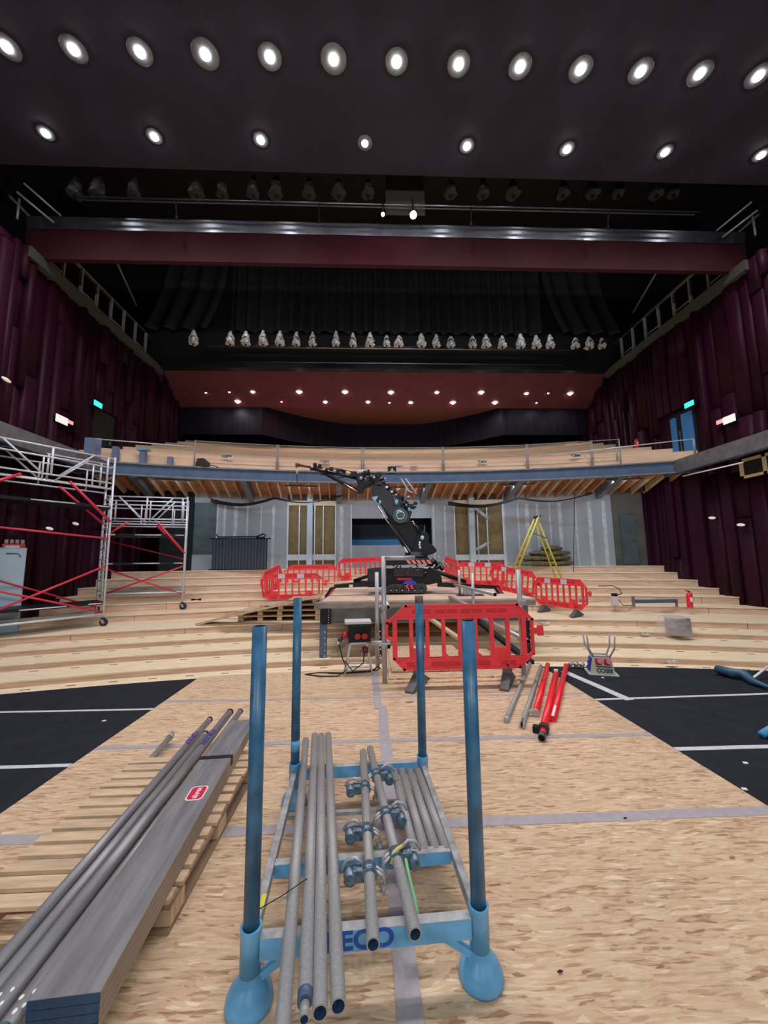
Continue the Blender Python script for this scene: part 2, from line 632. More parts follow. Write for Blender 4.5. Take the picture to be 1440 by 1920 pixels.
tape('short pale strip lying diagonally on the black floor by the red props', (2.78, 5.66), (2.95, 4.5), 0.11, M_WTAPE, z=-0.008)


# side walls with staggered vertical boards
def side_wall(name, x, sgn, door=None):
    rnd = random.Random(11 if sgn > 0 else 5)
    mb = MB()
    y = -5.0
    zt = 10.0
    mb.box((x, -5.0, -1.0), (x + sgn * 0.35, 21.5, zt), M_MAROON)
    while y < 21:
        w = rnd.choice([0.22, 0.3, 0.38, 0.5])
        z = -0.8
        while z < zt:
            h = rnd.choice([1.4, 2.4, 3.5, 5.0, 7.0])
            d = rnd.choice([0.05, 0.09, 0.14, 0.2])
            z1 = min(z + h, zt)
            cut = False
            if door and y + w > door[0] and y < door[1] and z1 > door[2] and z < door[3]:
                cut = True
                if z < door[2]:
                    mb.box((x - sgn * d, y, z), (x, y + w * 0.82, door[2]), M_MAROON)
                if z1 > door[3]:
                    mb.box((x - sgn * d, y, door[3]), (x, y + w * 0.82, z1), M_MAROON)
            if not cut:
                nseg = 6
                hw = w * 0.46
                vs = []
                for zz in (z, z1):
                    for q in range(nseg + 1):
                        a = math.pi * q / nseg
                        vs.append((x - sgn * (d * (0.35 + 0.65 * math.sin(a) ** 0.6)), y + hw - hw * math.cos(a), zz))
                    vs.append((x, y + 2 * hw, zz))
                    vs.append((x, y, zz))
                nv = nseg + 3
                mb.add(vs, [(q, q + 1, nv + q + 1, nv + q) for q in range(nseg)], M_MAROON, True)
                mb.add(vs, [tuple(range(nv)), tuple(range(nv, 2 * nv))[::-1], (nseg, nseg + 1, nv + nseg + 1, nv + nseg), (nv - 1, 0, nv, 2 * nv - 1)], M_MAROON)
            z = z1
        y += w
    return struct(mb.build(name))


side_wall('wall_left', XL, -1, (12.6, 13.75, 4.6, 6.85))
side_wall('wall_right', XR, 1, (11.95, 13.15, 4.6, 6.75))
# doorways at balcony level
mb = MB()
mb.box((XL - 0.02, 12.65, 4.7), (XL + 0.03, 13.7, 6.8), M_BLACK)
mb.box((XL + 0.03, 12.65, 4.7), (XL + 0.05, 12.7, 6.8), M_BLKM)
mb.cbox((XL + 0.06, 13.5, 5.8), (0.03, 0.05, 0.12), M_STEELG)
struct(mb.build('door_1'))
mb = MB()
mb.box((XR - 0.03, 12.0, 4.75), (XR + 0.02, 13.1, 6.7), M_BLACK)
mb.box((XR - 0.07, 12.1, 4.75), (XR - 0.03, 12.55, 6.55), M_DOORB)
mb.box((XR - 0.07, 12.80, 4.75), (XR - 0.03, 13.03, 6.55), M_DOORB)
mb.box((XR - 0.06, 12.66, 4.75), (XR - 0.03, 12.69, 6.0), M_SIGNP if False else M_STEELG)
struct(mb.build('door_2'))

# outer dark voids beyond the gallery openings and above
mb = MB()
mb.box((XL - 2.2, -5, 9.9), (XL - 2.1, 22, 16), M_BLACK)
mb.box((XR + 2.1, -5, 9.9), (XR + 2.2, 22, 16), M_BLACK)
mb.box((XL - 2.2, 8.6, 15.6), (XR + 2.2, 22, 15.7), M_BLACK)
mb.box((XL - 2.2, 9.0, 9.9), (XL - 0.3, 17, 10.0), M_BLACK)
mb.box((XR + 0.3, 9.0, 9.9), (XR + 2.2, 17, 10.0), M_BLACK)
struct(mb.build('ceiling'))
# main ceiling over the stage edge
mb = MB()
mb.box((XL - 0.4, -5.0, 11.6), (XR + 0.4, 8.85, 12.1), M_CEIL)
struct(mb.build('ceiling'))
mb = MB()
mb.box((XL - 0.4, -5.2, 10.0), (XL, 8.85, 11.65), M_MAROON)
struct(mb.build('wall_left'))
mb = MB()
mb.box((XR, -5.2, 10.0), (XR + 0.4, 8.85, 11.65), M_MAROON)
struct(mb.build('wall_right'))
mb = MB()
mb.box((XL - 0.4, -5.3, -1), (XR + 0.4, -5.0, 12), M_BLACK)
struct(mb.build('wall_stage'))
# maroon downstand beam with steel cap
mb = MB()
mb.box((XL - 0.3, 10.0, 9.98), (XR + 0.3, 10.14, 10.88), M_MAROON2)
struct(mb.build('trim_1'))
mb = MB()
mb.prism([(10.02, 10.9), (10.02, 11.2), (9.93, 11.22), (10.0, 10.9)], XL - 0.3, XR + 0.3, M_GLINT, 'yz')
mb.box((XL - 0.3, 10.02, 10.9), (XR + 0.3, 10.5, 11.24), M_BLKM)
struct(mb.build('trim_2'))
# gallery ledges along both side walls and the black band across the far side
mb = MB()
M_LEDGE = mat('olive_ledge', (0.07, 0.075, 0.06), 0.6)
mb.box((XL - 0.3, 9.6, 9.72), (XL + 0.25, 16.2, 10.02), M_LEDGE)
struct(mb.build('trim_3'))
mb = MB()
mb.box((XR - 0.25, 9.6, 9.72), (XR + 0.3, 16.2, 10.02), M_LEDGE)
struct(mb.build('trim_4'))
mb = MB()
mb.box((XL, 15.95, 9.95), (XR, 16.25, 10.45), M_BLKM)
struct(mb.build('trim_5'))
# sloping maroon soffit over the balcony, then the flat part and the curved bulkhead
mb = MB()
mb.prism([(16.2, 10.0), (18.05, 9.02), (18.05, 9.3), (16.2, 10.3)], XL, XR, M_SOFFIT, 'yz')
struct(mb.build('ceiling'))
mb = MB()
mb.box((XL, 18.05, 9.12), (XR, 21.4, 9.3), M_LENS)
struct(mb.build('ceiling'))


def lens_y(x):
    t = (x - 0.75) / 5.9
    return 20.9 - 2.8 * min(1.0, t * t)


mb = MB()
vs = []
xs = [XL + (XR - XL) * i / 60 for i in range(61)]
for x in xs:
    y = min(lens_y(x), 20.6)
    vs += [(x, y, 9.12), (x, y, 7.68)]
fs = [(2 * i, 2 * i + 2, 2 * i + 3, 2 * i + 1) for i in range(60)]
mb.add(vs, fs, M_BACKDARK)
struct(mb.build('wall_bulkhead'))
mb = MB()
vs = []
for i in range(121):
    x = XL + (XR - XL) * i / 120
    y = ay(x, 35.9) - (0.02 if i % 2 else 0)
    vs += [(x, y, 7.0), (x, y, 9.2)]
mb.add(vs, [(2 * i, 2 * i + 2, 2 * i + 3, 2 * i + 1) for i in range(120)], M_BACKDARK)
struct(mb.build('wall_far'))

# black pleated drape high behind the lighting bridge
mb = MB()
vs = []
nn = 360
for i in range(nn + 1):
    x = -6.2 + 14.2 * i / nn
    y = 16.35 + 0.13 * math.sin(x * 11 + 1.3 * math.sin(x * 2.1))
    vs += [(x, y, 11.9), (x, y, 15.6)]
mb.add(vs, [(2 * i, 2 * i + 2, 2 * i + 3, 2 * i + 1) for i in range(nn)], M_DRAPE, True)
tag(mb.build('stage_drape'), 'black pleated drape hanging high behind the row of wrapped lanterns', 'curtain')
for sx, lab in ((-1, 'left'), (1, 'right')):
    mb = MB()
    vs = []
    cx = -6.3 if sx < 0 else 8.1
    for i in range(21):
        t = i / 20
        x = cx + sx * t * 2.6
        for j in range(7):
            u = j / 6
            z = 11.9 + 3.6 * u
            vs.append((x + sx * 0.9 * (1 - u) ** 2, 16.2 - 0.15 * math.sin(t * 20), z))
    mb.add(vs, [(7 * i + j, 7 * i + 7 + j, 7 * i + 8 + j, 7 * i + j + 1) for i in range(20) for j in range(6)], M_DRAPE, True)
    tag(mb.build('stage_drape'), 'black swagged side drape at the %s end of the pleated drape' % lab, 'curtain')
mb = MB()
mb.box((XL - 2, 16.6, 10.3), (XR + 2, 16.7, 15.6), M_BLACK)
struct(mb.build('wall_upper'))
# unseen fill lights added to brighten the wrapped lanterns and drape
for lx in (-4.6, 0.9, 6.4):
    ld_ = bpy.data.lights.new('lantern_fill', 'AREA')
    ld_.shape = 'RECTANGLE'
    ld_.size = 3.2
    ld_.size_y = 0.15
    ld_.energy = 17.0
    lo_ = bpy.data.objects.new('lantern_fill', ld_)
    COL.objects.link(lo_)
    lo_.location = (lx, 13.3, 11.7)
    lo_.rotation_euler = (math.radians(62), 0, 0)

# ---- rear wall of the stalls: plasterboard, glazed screens, control-room opening


def x_at(px, r=R_WALL, py=1000):
    d = ray(px, py)
    a = d.x ** 2 + d.y ** 2
    ox, oy = -AC[0], -AC[1]
    b = 2 * (ox * d.x + oy * d.y)
    c = ox * ox + oy * oy - r * r
    t = (-b + math.sqrt(b * b - 4 * a * c)) / (2 * a)
    return (CAM_POS + d * t).x


def z_at(px, py, r=R_WALL):
    d = ray(px, py)
    a = d.x ** 2 + d.y ** 2
    ox, oy = -AC[0], -AC[1]
    b = 2 * (ox * d.x + oy * d.y)
    c = ox * ox + oy * oy - r * r
    t = (-b + math.sqrt(b * b - 4 * a * c)) / (2 * a)
    return (CAM_POS + d * t).z


def curved(mb, pa, pb, z0, z1, m, r=R_WALL, th=0.08):
    xa, xb = x_at(pa), x_at(pb)
    n = max(1, int(abs(xb - xa) / 0.5))
    for i in range(n):
        x0 = xa + (xb - xa) * i / n
        x1 = xa + (xb - xa) * (i + 1) / n
        v = [(x0, ay(x0, r), z0), (x1, ay(x1, r), z0), (x1, ay(x1, r + th), z0), (x0, ay(x0, r + th), z0)]
        v += [(a, b, z1) for a, b, c in v]
        mb.add(v, [(0, 3, 2, 1), (4, 5, 6, 7), (0, 1, 5, 4), (1, 2, 6, 5), (2, 3, 7, 6), (3, 0, 4, 7)], m)


ZB, ZTOP = 1.2, 4.45
mb = MB()
curved(mb, 405, 538, ZB, ZTOP, M_DRYWALL)
curved(mb, 630, 657, ZB, ZTOP, M_DRYWALL)
curved(mb, 657, 810, ZB, 2.24, M_DRYWALL)
curved(mb, 657, 810, 3.38, ZTOP, M_DRYWALL)
curved(mb, 810, 852, ZB, ZTOP, M_DRYWALL)
curved(mb, 945, 1150, ZB, ZTOP, M_DRYWALL)
curved(mb, 300, 362, ZB, ZTOP, M_BLACK)  # unlit end of the drywall: its shade is put in as black
curved(mb, 362, 405, 1.2, 1.9, M_DRYWALL)
curved(mb, 362, 405, 3.95, ZTOP, M_DRYWALL)
curved(mb, 1150, 1232, ZB, ZTOP, M_OLIVE)
for p in (420, 441, 463, 489, 512, 640, 835, 973, 990, 1010, 1033, 1052, 1082, 1108, 1135):
    w = random.choice([3, 5, 7])
    curved(mb, p - w / 2, p + w / 2, ZB + 0.1, 3.9, M_PLASTER, R_WALL - 0.004, 0.006)
for p in (405, 538, 657, 812, 945):
    curved(mb, p, p + 3, ZB, 4.0, M_PLASTER, R_WALL - 0.006, 0.008)
struct(mb.build('wall_back'))
mb = MB()
curved(mb, 362, 405, 1.9, 3.95, M_TEAL, R_WALL + 0.03)
curved(mb, 1163, 1192, 1.35, 3.3, M_TEAL, R_WALL - 0.05)
struct(mb.build('door_3'))
# dark room behind the opening, with a desk strip
mb = MB()
xa, xb = x_at(657), x_at(810)
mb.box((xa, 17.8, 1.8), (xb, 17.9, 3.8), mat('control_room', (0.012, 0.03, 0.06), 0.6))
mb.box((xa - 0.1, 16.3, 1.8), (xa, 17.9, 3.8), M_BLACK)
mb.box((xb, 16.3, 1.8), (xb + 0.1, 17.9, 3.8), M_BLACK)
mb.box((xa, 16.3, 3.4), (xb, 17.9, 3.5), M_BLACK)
mb.box((xa, 16.42, 2.1), (xb, 17.5, 2.2), M_STEELB)
mb.box((xa, 17.6, 2.2), (xb, 17.7, 2.55), M_STAIN)
struct(mb.build('window_1'))


def screen(name, pa, pb, posts, col, zt):
    mb = MB()
    curved(mb, pa, pb, ZB, ZTOP, M_BROWNB, R_WALL + 0.1, 0.05)
    zm = z_at((pa + pb) / 2, 1045)
    for p in posts:
        curved(mb, p - 1.0, p + 1.0, ZB, 3.95, M_ALU, R_WALL - 0.02, 0.08)
    curved(mb, pa, pb, zm - 0.12, zm + 0.12, M_ALU, R_WALL - 0.03, 0.1)
    curved(mb, pa, pb, 3.92, 4.12, M_BALTOP, R_WALL - 0.03, 0.1)
    curved(mb, pa, pb, 4.12, ZTOP, M_OLIVE, R_WALL, 0.1)
    curved(mb, col - 5, col + 5, ZB, ZTOP, mat('white_steel', (0.52, 0.60, 0.68), 0.5), R_WALL - 0.25, 0.2)
    return struct(mb.build(name))


screen('window_2', 538, 630, [539, 561, 590, 606, 629], 582, 4)
screen('window_3', 852, 945, [853, 896, 914, 944], 883, 4)
# diagonal braces at the right hand screen column
for (a, b, w_) in (((888, 950), (915, 972), 'upper'), ((893, 1030), (917, 1017), 'lower')):
    mb = MB()
    mb.tube(aty(*a, 15.85), aty(*b, 15.85), 0.07, MATS['white_steel'], 6)
    tag(mb.build('steel_brace'), w_ + ' white diagonal steel brace at the right hand glazed screen', 'brace')

# ---- balcony
RB = 28.6
ZB0, ZB1 = 4.35, 4.78
mb = MB()
arc_strip(mb, RB, ZB0, RB, ZB1, M_STEELB)
arc_strip(mb, RB - 0.07, ZB1, RB + 0.15, ZB1, M_BALTOP)
arc_strip(mb, RB - 0.07, ZB0, RB + 0.1, ZB0, M_STEELG)
arc_strip(mb, RB - 0.07, ZB1 - 0.05, RB - 0.07, ZB1, M_STEELG)
arc_strip(mb, RB - 0.07, ZB0, RB - 0.07, ZB0 + 0.05, M_STEELG)
struct(mb.build('trim_6'))
for nm, x0, x1 in (('trim_7', XL, -8.25), ('trim_8', 10.15, XR)):
    mb = MB()
    s = 1 if x0 == XL else -1
    xi = x1 if s > 0 else x0
    xo = x0 if s > 0 else x1
    mb.box((min(xi, xo), -1.0, 4.62), (max(xi, xo), 12.6, 4.75), M_STEELG)
    mb.box((xi - 0.04, -1.0, 4.35), (xi + 0.04, 12.55, 4.78), M_STEELG)
    mb.box((min(xi, xi - s * 0.1), -1.0, 4.33), (max(xi, xi - s * 0.1), 12.6, 4.37), M_STEELB)
    struct(mb.build(nm))
# balcony floor seen from below, with joists and steel
mb = MB()
arc_strip(mb, RB, 4.66, R_WALL + 0.2, 4.36, M_JOIST)
k = 0
x = XL + 0.2
while x < XR - 0.1:
    r0, r1 = RB + 0.05, R_WALL
    th = math.asin((x - AC[0]) / r0)
    d = Vector((math.sin(th), math.cos(th), 0))
    p0 = Vector((AC[0], AC[1], 4.55)) + d * r0
    p1 = Vector((AC[0], AC[1], 4.25)) + d * r1
    L = (p1 - p0).length
    M = frame(p0, p1)
    if k % 9 == 4:
        mb.box((0, -0.10, -0.25), (L, 0.10, 0.1), M_STEELG, M)
    else:
        mb.box((0, -0.03, -0.12), (L, 0.03, 0.1), M_JOIST2 if k % 3 else M_JOIST, M)
    x += 0.36
    k += 1
arc_strip(mb, RB + 0.1, 4.78, R_WALL, 4.78, M_BLACK)
struct(mb.build('ceiling'))
# sagging black cables and conduits under the balcony, one run on each side
for (pa, pb, lab) in (((395, 940), (640, 935), 'left'), ((840, 945), (1110, 930), 'right')):
    mb = MB()
    for q in range(4):
        a = aty(pa[0], pa[1] + 2 * q, 15.0)
        b = aty(pb[0], pb[1] - 3 * q, 14.2)
        pts = []
        for i in range(13):
            t = i / 12
            p = a.lerp(b, t)
            p.z -= 0.22 * math.sin(math.pi * ((t * 2) % 1)) + 0.05 * q * t - 0.1
            pts.append(p)
        mb.path(pts, 0.02, M_BLKM, 6)
    tag(mb.build('cable_bundle'), 'black cables sagging beneath the balcony on the %s side' % lab, 'cable')

# balcony tiers: boards stacked up towards the far wall
NB = 8
for k in range(NB):
    ra = RB + 0.25 + k * (35.4 - RB - 0.25) / (NB - 1)
    za = 4.78 + (7.62 - 4.78) * k / (NB - 1) if k else 4.78
    zb = 4.78 + (7.66 - 4.78) * (k + 1) / NB
    mb = MB()
    zlow = 4.78 + (7.66 - 4.78) * k / NB
    rn = RB + 0.25 + (k + 1) * (35.4 - RB - 0.25) / (NB - 1) if k < NB - 1 else 35.95
    arc_strip(mb, ra, zlow, ra, zb, M_BALTOP if k == NB - 1 else M_BALTIMBER)
    arc_strip(mb, ra - 0.004, zb, rn, zb, M_BALTOP)
    arc_strip(mb, ra - 0.004, zb - 0.02, ra - 0.004, zb, M_BALTOP)
    struct(mb.build('floor'))
# ================================================================== blue stillage and its tubes
ST = thing('steel_stillage', 'light blue steel stillage with four tall dark blue corner posts holding scaffold tubes', 'stillage', (-0.015, 1.655, 0), math.radians(3.0))
HW, LN = 0.435, 1.17
SOCK_Z = 0.255
for (x, y) in ((-HW, 0), (HW, 0), (-HW, LN), (HW, LN)):
    mb = MB()
    mb.tube((x, y, 0.2), (x, y, 1.34), 0.0295, M_BLUED, 20, hollow=M_BLACK)
    if (x, y) == (HW, LN):
        mb.tube((x, y, 1.29), (x, y, 1.3405), 0.0303, mat('rust', (0.16, 0.11, 0.09), 0.8), 20)
    if (x, y) == (-HW, LN):
        mb.tube((x, y, 0.33), (x, y, 0.40), 0.0305, MATS['stillage_blue'], 20)
    mb.build('corner_post', ST)
    mb = MB()
    mb.lathe([(0.038, 0.05), (0.038, SOCK_Z - 0.006), (0.040, SOCK_Z), (0.0305, SOCK_Z), (0.0305, SOCK_Z - 0.05)], M_BLUE, 24, (x, y, 0))
    sk = mb.build('socket', ST)
    mb = MB()
    mb.lathe([(0.082, 0.0), (0.086, 0.012), (0.082, 0.034), (0.068, 0.06), (0.05, 0.08), (0.039, 0.10), (0.037, 0.11)], M_BLUE, 26, (x, y, 0))
    mb.build('bell_foot', sk)
for y, nm in ((0.0, 'front_beam'), (LN, 'rear_beam')):
    mb = MB()
    mb.box((-HW + 0.036, y - 0.02, 0.15), (HW - 0.036, y + 0.02, 0.222), M_BLUE)
    mb.box((-HW + 0.036, y - 0.0205, 0.2215), (HW - 0.036, y + 0.0205, 0.2225), M_DUSTRAIL)
    bb = mb.build(nm, ST, 0.003)
    if y == 0:
        text('RECO', 'lettering', 0.088, M_BLUETXT, bb, Matrix.Translation((-0.035, -0.0205, 0.186)) @ Matrix.Rotation(math.pi / 2, 4, 'X') @ Matrix.Diagonal((1.15, 1, 1, 1)), 0.0005, 0.003)
        for s in (-1, 1):
            g = MB()
            M = frame((s * (HW - 0.03), 0, 0.085), (s * (HW - 0.14), 0, 0.155))
            g.box((0, -0.012, -0.012), (0.13, 0.012, 0.012), M_BLUE, M)
            g.build('gusset', ST)
for s in (-1, 1):
    mb = MB()
    mb.box((s * HW - 0.017, 0.036, 0.16), (s * HW + 0.017, LN - 0.036, 0.212), M_DUSTRAIL)
    mb.build('side_rail', ST, 0.003)
mb = MB()
mb.box((-HW + 0.018, 0.35, 0.15), (HW - 0.018, 0.39, 0.207), M_BLUE)
mb.box((-HW + 0.018, 0.3495, 0.2065), (HW - 0.018, 0.3905, 0.2075), M_DUSTRAIL)
mb.build('middle_beam', ST, 0.003)
mb = MB()
mb.box((-HW + 0.018, 0.76, 0.15), (HW - 0.018, 0.785, 0.17), M_DUSTRAIL)
mb.build('lower_crossbar', ST)
mb = MB()
mb.add([(-HW - 0.019, 0.12, 0.205), (-HW - 0.019, 0.19, 0.205), (-HW - 0.019, 0.19, 0.165), (-HW - 0.019, 0.12, 0.165), (-HW + 0.019, 0.12, 0.2135), (-HW + 0.019, 0.19, 0.2135), (-HW + 0.0, 0.19, 0.2135), (-HW + 0.0, 0.12, 0.2135)],
       [(0, 1, 2, 3), (4, 5, 6, 7)], mat('yellow_tape', (0.7, 0.62, 0.05), 0.5))
mb.build('yellow_tape_patch', ST)

RT = 0.0242


def scaff_tube(p0, p1, label, group=None, m=None, r=RT, spigot=False, name='scaffold_tube'):
    c = (Vector(p0) + Vector(p1)) / 2
    t = thing(name, label, 'pole', c, 0, group)
    mb = MB()
    mb.tube(Vector(p0) - c, Vector(p1) - c, r, m or M_GALV2, 18, hollow=M_TUBEIN)
    mb.build('tube', t)
    if spigot:
        d = (Vector(p0) - Vector(p1)).normalized()
        mb = MB()
        q = Vector(p0) - c
        mb.tube(q - d * 0.02, q + d * 0.03, r * 0.98, M_STEELB, 16)
        mb.tube(q + d * 0.03, q + d * 0.075, r * 0.62, M_GALV2, 14, hollow=M_TUBEIN)
        mb.build('spigot', t)
    return t


# four long tubes on the left of the stillage; their near ends dip just past the front beam
zf = 0.247
lt = [((-0.262, 1.30), (-0.495, 3.14), 'outermost long scaffold tube on the left side of the stillage'),
      ((-0.212, 1.405), (-0.438, 3.22), 'second long scaffold tube from the left in the stillage, with a spigot end'),
      ((-0.158, 1.345), (-0.385, 3.21), 'third long scaffold tube from the left in the stillage'),
      ((-0.104, 1.36), (-0.333, 3.22), 'fourth long scaffold tube from the left in the stillage')]
for i, (a, b, lab) in enumerate(lt):
    scaff_tube((a[0], a[1], zf), (b[0], b[1], zf), lab, 'long tubes on the left of the stillage', spigot=(i == 1))
tubeA = ((0.004, 1.545, zf), (-0.055, 2.93, zf))
tubeB = ((0.158, 1.575, zf), (-0.005, 2.96, zf + 0.006))
scaff_tube(*tubeA, 'middle scaffold tube carrying three couplers, left one of the pair', 'tubes with couplers')
scaff_tube(*tubeB, 'middle scaffold tube carrying couplers and a green strap, right one of the pair', 'tubes with couplers')
for i in range(4):
    x0 = 0.205 + 0.053 * i
    x1 = x0 - 0.052
    scaff_tube((x0 + 0.005, 2.05, 0.187), (x1 + 0.005, 2.78, 0.187), 'short scaffold tube lying low in the right of the stillage, %s from the left' % ORD[i], 'short tubes in the right of the stillage')


def coupler(p, axis, label, seed=0, strap=False):
    rnd = random.Random(seed)
    ax = (Vector(axis[1]) - Vector(axis[0])).normalized()
    t = thing('scaffold_coupler', label, 'coupler', p, 0, 'couplers on the stillage tubes')
    ang = math.atan2(ax.x, ax.y)
    Rz = Matrix.Rotation(-ang, 4, 'Z')
    m = mat('coupler_steel', (0.17, 0.25, 0.33), 0.45, metal=0.6, var=0.5, scale=60, bump=0.4)
    mb = MB()
    mb.tube((0, -0.026, 0), (0, 0.026, 0), 0.031, m, 18, M=Rz)
    mb.tube((0, -0.029, 0), (0, -0.02, 0), 0.034, m, 18, M=Rz)
    mb.build('clamp_band', t)
    mb = MB()
    s = rnd.choice((-1, 1)) if not strap else 1
    mb.cbox((s * 0.05, 0, -0.004), (0.045, 0.045, 0.05), m, Rz)
    mb.tube((s * 0.085, -0.028, 0.0), (s * 0.085, 0.022, 0.005), 0.028, m, 12, M=Rz @ Matrix.Rotation(rnd.uniform(-0.4, 0.4), 4, 'Y'))
    mb.build('second_clamp', t, 0.004)
    for j in range(2):
        mb = MB()
        y = -0.012 + 0.024 * j
        mb.path([(-s * 0.03, y, 0.006), (-s * 0.058, y, -0.012), (-s * 0.066, y, -0.045), (-s * 0.056, y - 0.01, -0.07)], 0.0075, M_GALV, 8, Rz)
        mb.tube((-s * 0.066, y, -0.052), (-s * 0.054, y - 0.012, -0.072), 0.015, M_GALV, 6, M=Rz)
        mb.build('bolt', t)
    mb = MB()
    mb.path([(s * 0.03, 0.01, 0.03), (s * 0.06, 0.02, 0.045), (s * 0.10, 0.03, 0.03), (s * 0.12, 0.02, 0.0)], 0.008, M_GALV, 8, Rz)
    mb.build('hinge_arm', t)
    return t


def along(ax, y):
    a, b = Vector(ax[0]), Vector(ax[1])
    return a.lerp(b, (y - a.y) / (b.y - a.y))


coupler(along(tubeA, 2.50), tubeA, 'steel coupler on the left middle tube, farthest from the camera', 4)
coupler(along(tubeA, 2.12), tubeA, 'steel coupler on the left middle tube, middle one of three', 4)
coupler(along(tubeA, 1.87), tubeA, 'steel coupler on the left middle tube, nearest the camera', 4)
coupler(along(tubeB, 2.62), tubeB, 'blue-grey coupler on the right middle tube, by the rear beam', 2, True)
coupler(along(tubeB, 2.24), tubeB, 'blue-grey coupler on the right middle tube, lying over the short tubes', 2, True)
coupler(along(tubeB, 1.95), tubeB, 'coupler under the yellow-green strap on the right middle tube', 2, True)
# ratchet strap
t = thing('ratchet_strap', 'yellow and green ratchet strap looped over the right middle tube, with steel buckle', 'strap', along(tubeB, 1.9))
M_STRY = mat('strap_yellow', (0.65, 0.60, 0.18), 0.7)
M_STRG = mat('strap_green', (0.25, 0.55, 0.30), 0.7)
mb = MB()
mb.path([(-0.03, 0.02, -0.01), (-0.02, 0.03, 0.025), (0.0, 0.04, 0.035), (0.03, 0.07, 0.03)], 0.009, M_STRY, 6)
mb.build('yellow_webbing', t)
mb = MB()
mb.path([(0.035, 0.03, 0.0), (0.045, -0.03, -0.03), (0.06, -0.09, -0.07), (0.07, -0.13, -0.10)], 0.009, M_STRG, 6)
mb.build('green_webbing', t)
mb = MB()
mb.box((0.05, -0.15, -0.13), (0.14, -0.11, -0.11), M_GALV)
mb.box((0.05, -0.15, -0.10), (0.14, -0.145, -0.09), M_GALV)
mb.tube((0.055, -0.16, -0.11), (0.055, -0.10, -0.11), 0.012, M_GALV, 10)
mb.build('buckle', t, 0.002)
# thin black wire from the left post to the tubes
mb = MB()
mb.path([(-0.44, 1.66, 0.28), (-0.35, 1.72, 0.285), (-0.27, 1.80, 0.28)], 0.0018, M_BLKM, 5)
tag(mb.build('tie_wire'), 'thin black tie wire from the front left post to the long tubes', 'wire')

# ================================================================== pallet, boards and poles at left
PAL = thing('timber_pallet', 'long pale timber pallet under the grey boards at left', 'pallet', (-1.33, 2.52, 0), math.radians(0))
PX, PY0, PY1 = 0.45, -0.58, 0.62
ns = 13
for i in range(ns):
    y = PY0 + (PY1 - PY0) * i / (ns - 1)
    mb = MB()
    j = random.uniform(-0.012, 0.012)
    mb.box((-PX + j, y - 0.036, 0.122), (PX + j, y + 0.036, 0.142), M_PALLET)
    mb.build('slat', PAL, 0.002)
for x in (-PX + 0.05, 0, PX - 0.05):
    mb = MB()
    mb.box((x - 0.05, PY0 - 0.03, 0.098), (x + 0.05, PY1 + 0.03, 0.121), M_PALLETD)
    mb.build('stringer', PAL)
    mb = MB()
    mb.box((x - 0.05, PY0 - 0.03, 0.0), (x + 0.05, PY1 + 0.03, 0.02), M_PALLETD)
    mb.build('runner', PAL)
    for y in (PY0 + 0.05, 0, PY1 - 0.05):
        mb = MB()
        mb.cbox((x, y, 0.059), (0.1, 0.13, 0.077), M_PALLET)
        mb.build('block', PAL, 0.003)

# stack of grey-faced boards
bdir = Vector((-0.155, 2.1, 0)).normalized()
bx0 = Vector((-0.965, 1.42, 0))
brot = math.atan2(-bdir.x, bdir.y)
zb = 0.143
th = 0.026
BG = 0.0022
spec = [(0.00, 2.18, 'lowest'), (0.0, 2.17, 'second from bottom'), (0.0, 2.2, 'third from bottom'), (0.0, 1.50, 'topmost, with a red sticker')]
for i, (o0, L, lab) in enumerate(spec):
    if i == 2:
        pass
    p = bx0 + bdir * o0
    t = thing('scaffold_board', 'long grey-faced board in the stack beside the poles, ' + lab, 'board', (p.x, p.y, zb + i * (th + BG)), brot, 'stack of grey boards')
    mb = MB()
    w = 0.105
    mb.box((-w, 0.002, 0.001), (w, L - 0.002, th - 0.001), M_PLYEDGE)
    mb.box((-w + 0.001, 0.001, th - 0.0015), (w - 0.001, L - 0.001, th), M_PLYGREY)
    mb.build('panel', t)
    mb = MB()
    mb.box((-w - 0.001, 0, 0), (w + 0.001, 0.002, th), M_NAVY)
    mb.build('end_face', t)
    if i == 3:
        mb = MB()
        pts = [(-0.052, -0.055), (-0.035, -0.075), (0.035, -0.075), (0.052, -0.055), (0.052, 0.055), (0.035, 0.075), (-0.035, 0.075), (-0.052, 0.055)]
        q = Matrix.Translation((0.02, 1.07, th)) @ Matrix.Scale(0.95, 4)
        mb.prism(pts, 0.0, 0.001, M_STICKW, 'xy', q)
        mb.prism([(a * 0.84, b * 0.88) for a, b in pts], 0.0, 0.0016, M_STICKR, 'xy', q)
        st = mb.build('sticker', t)
        text('alurex', 'sticker_lettering', 0.05, M_STICKW, st, Matrix.Translation((0.02, 1.07, th + 0.0018)) @ Matrix.Rotation(math.pi / 2, 4, 'Z') @ Matrix.Diagonal((0.85, 0.9, 1, 1)), 0.0002, 0.0012)
        mb = MB()
        mb.box((-w - 0.003, L - 0.03, -0.028), (w + 0.003, L + 0.012, th + 0.003), M_BLKM)
        mb.build('black_band', t)

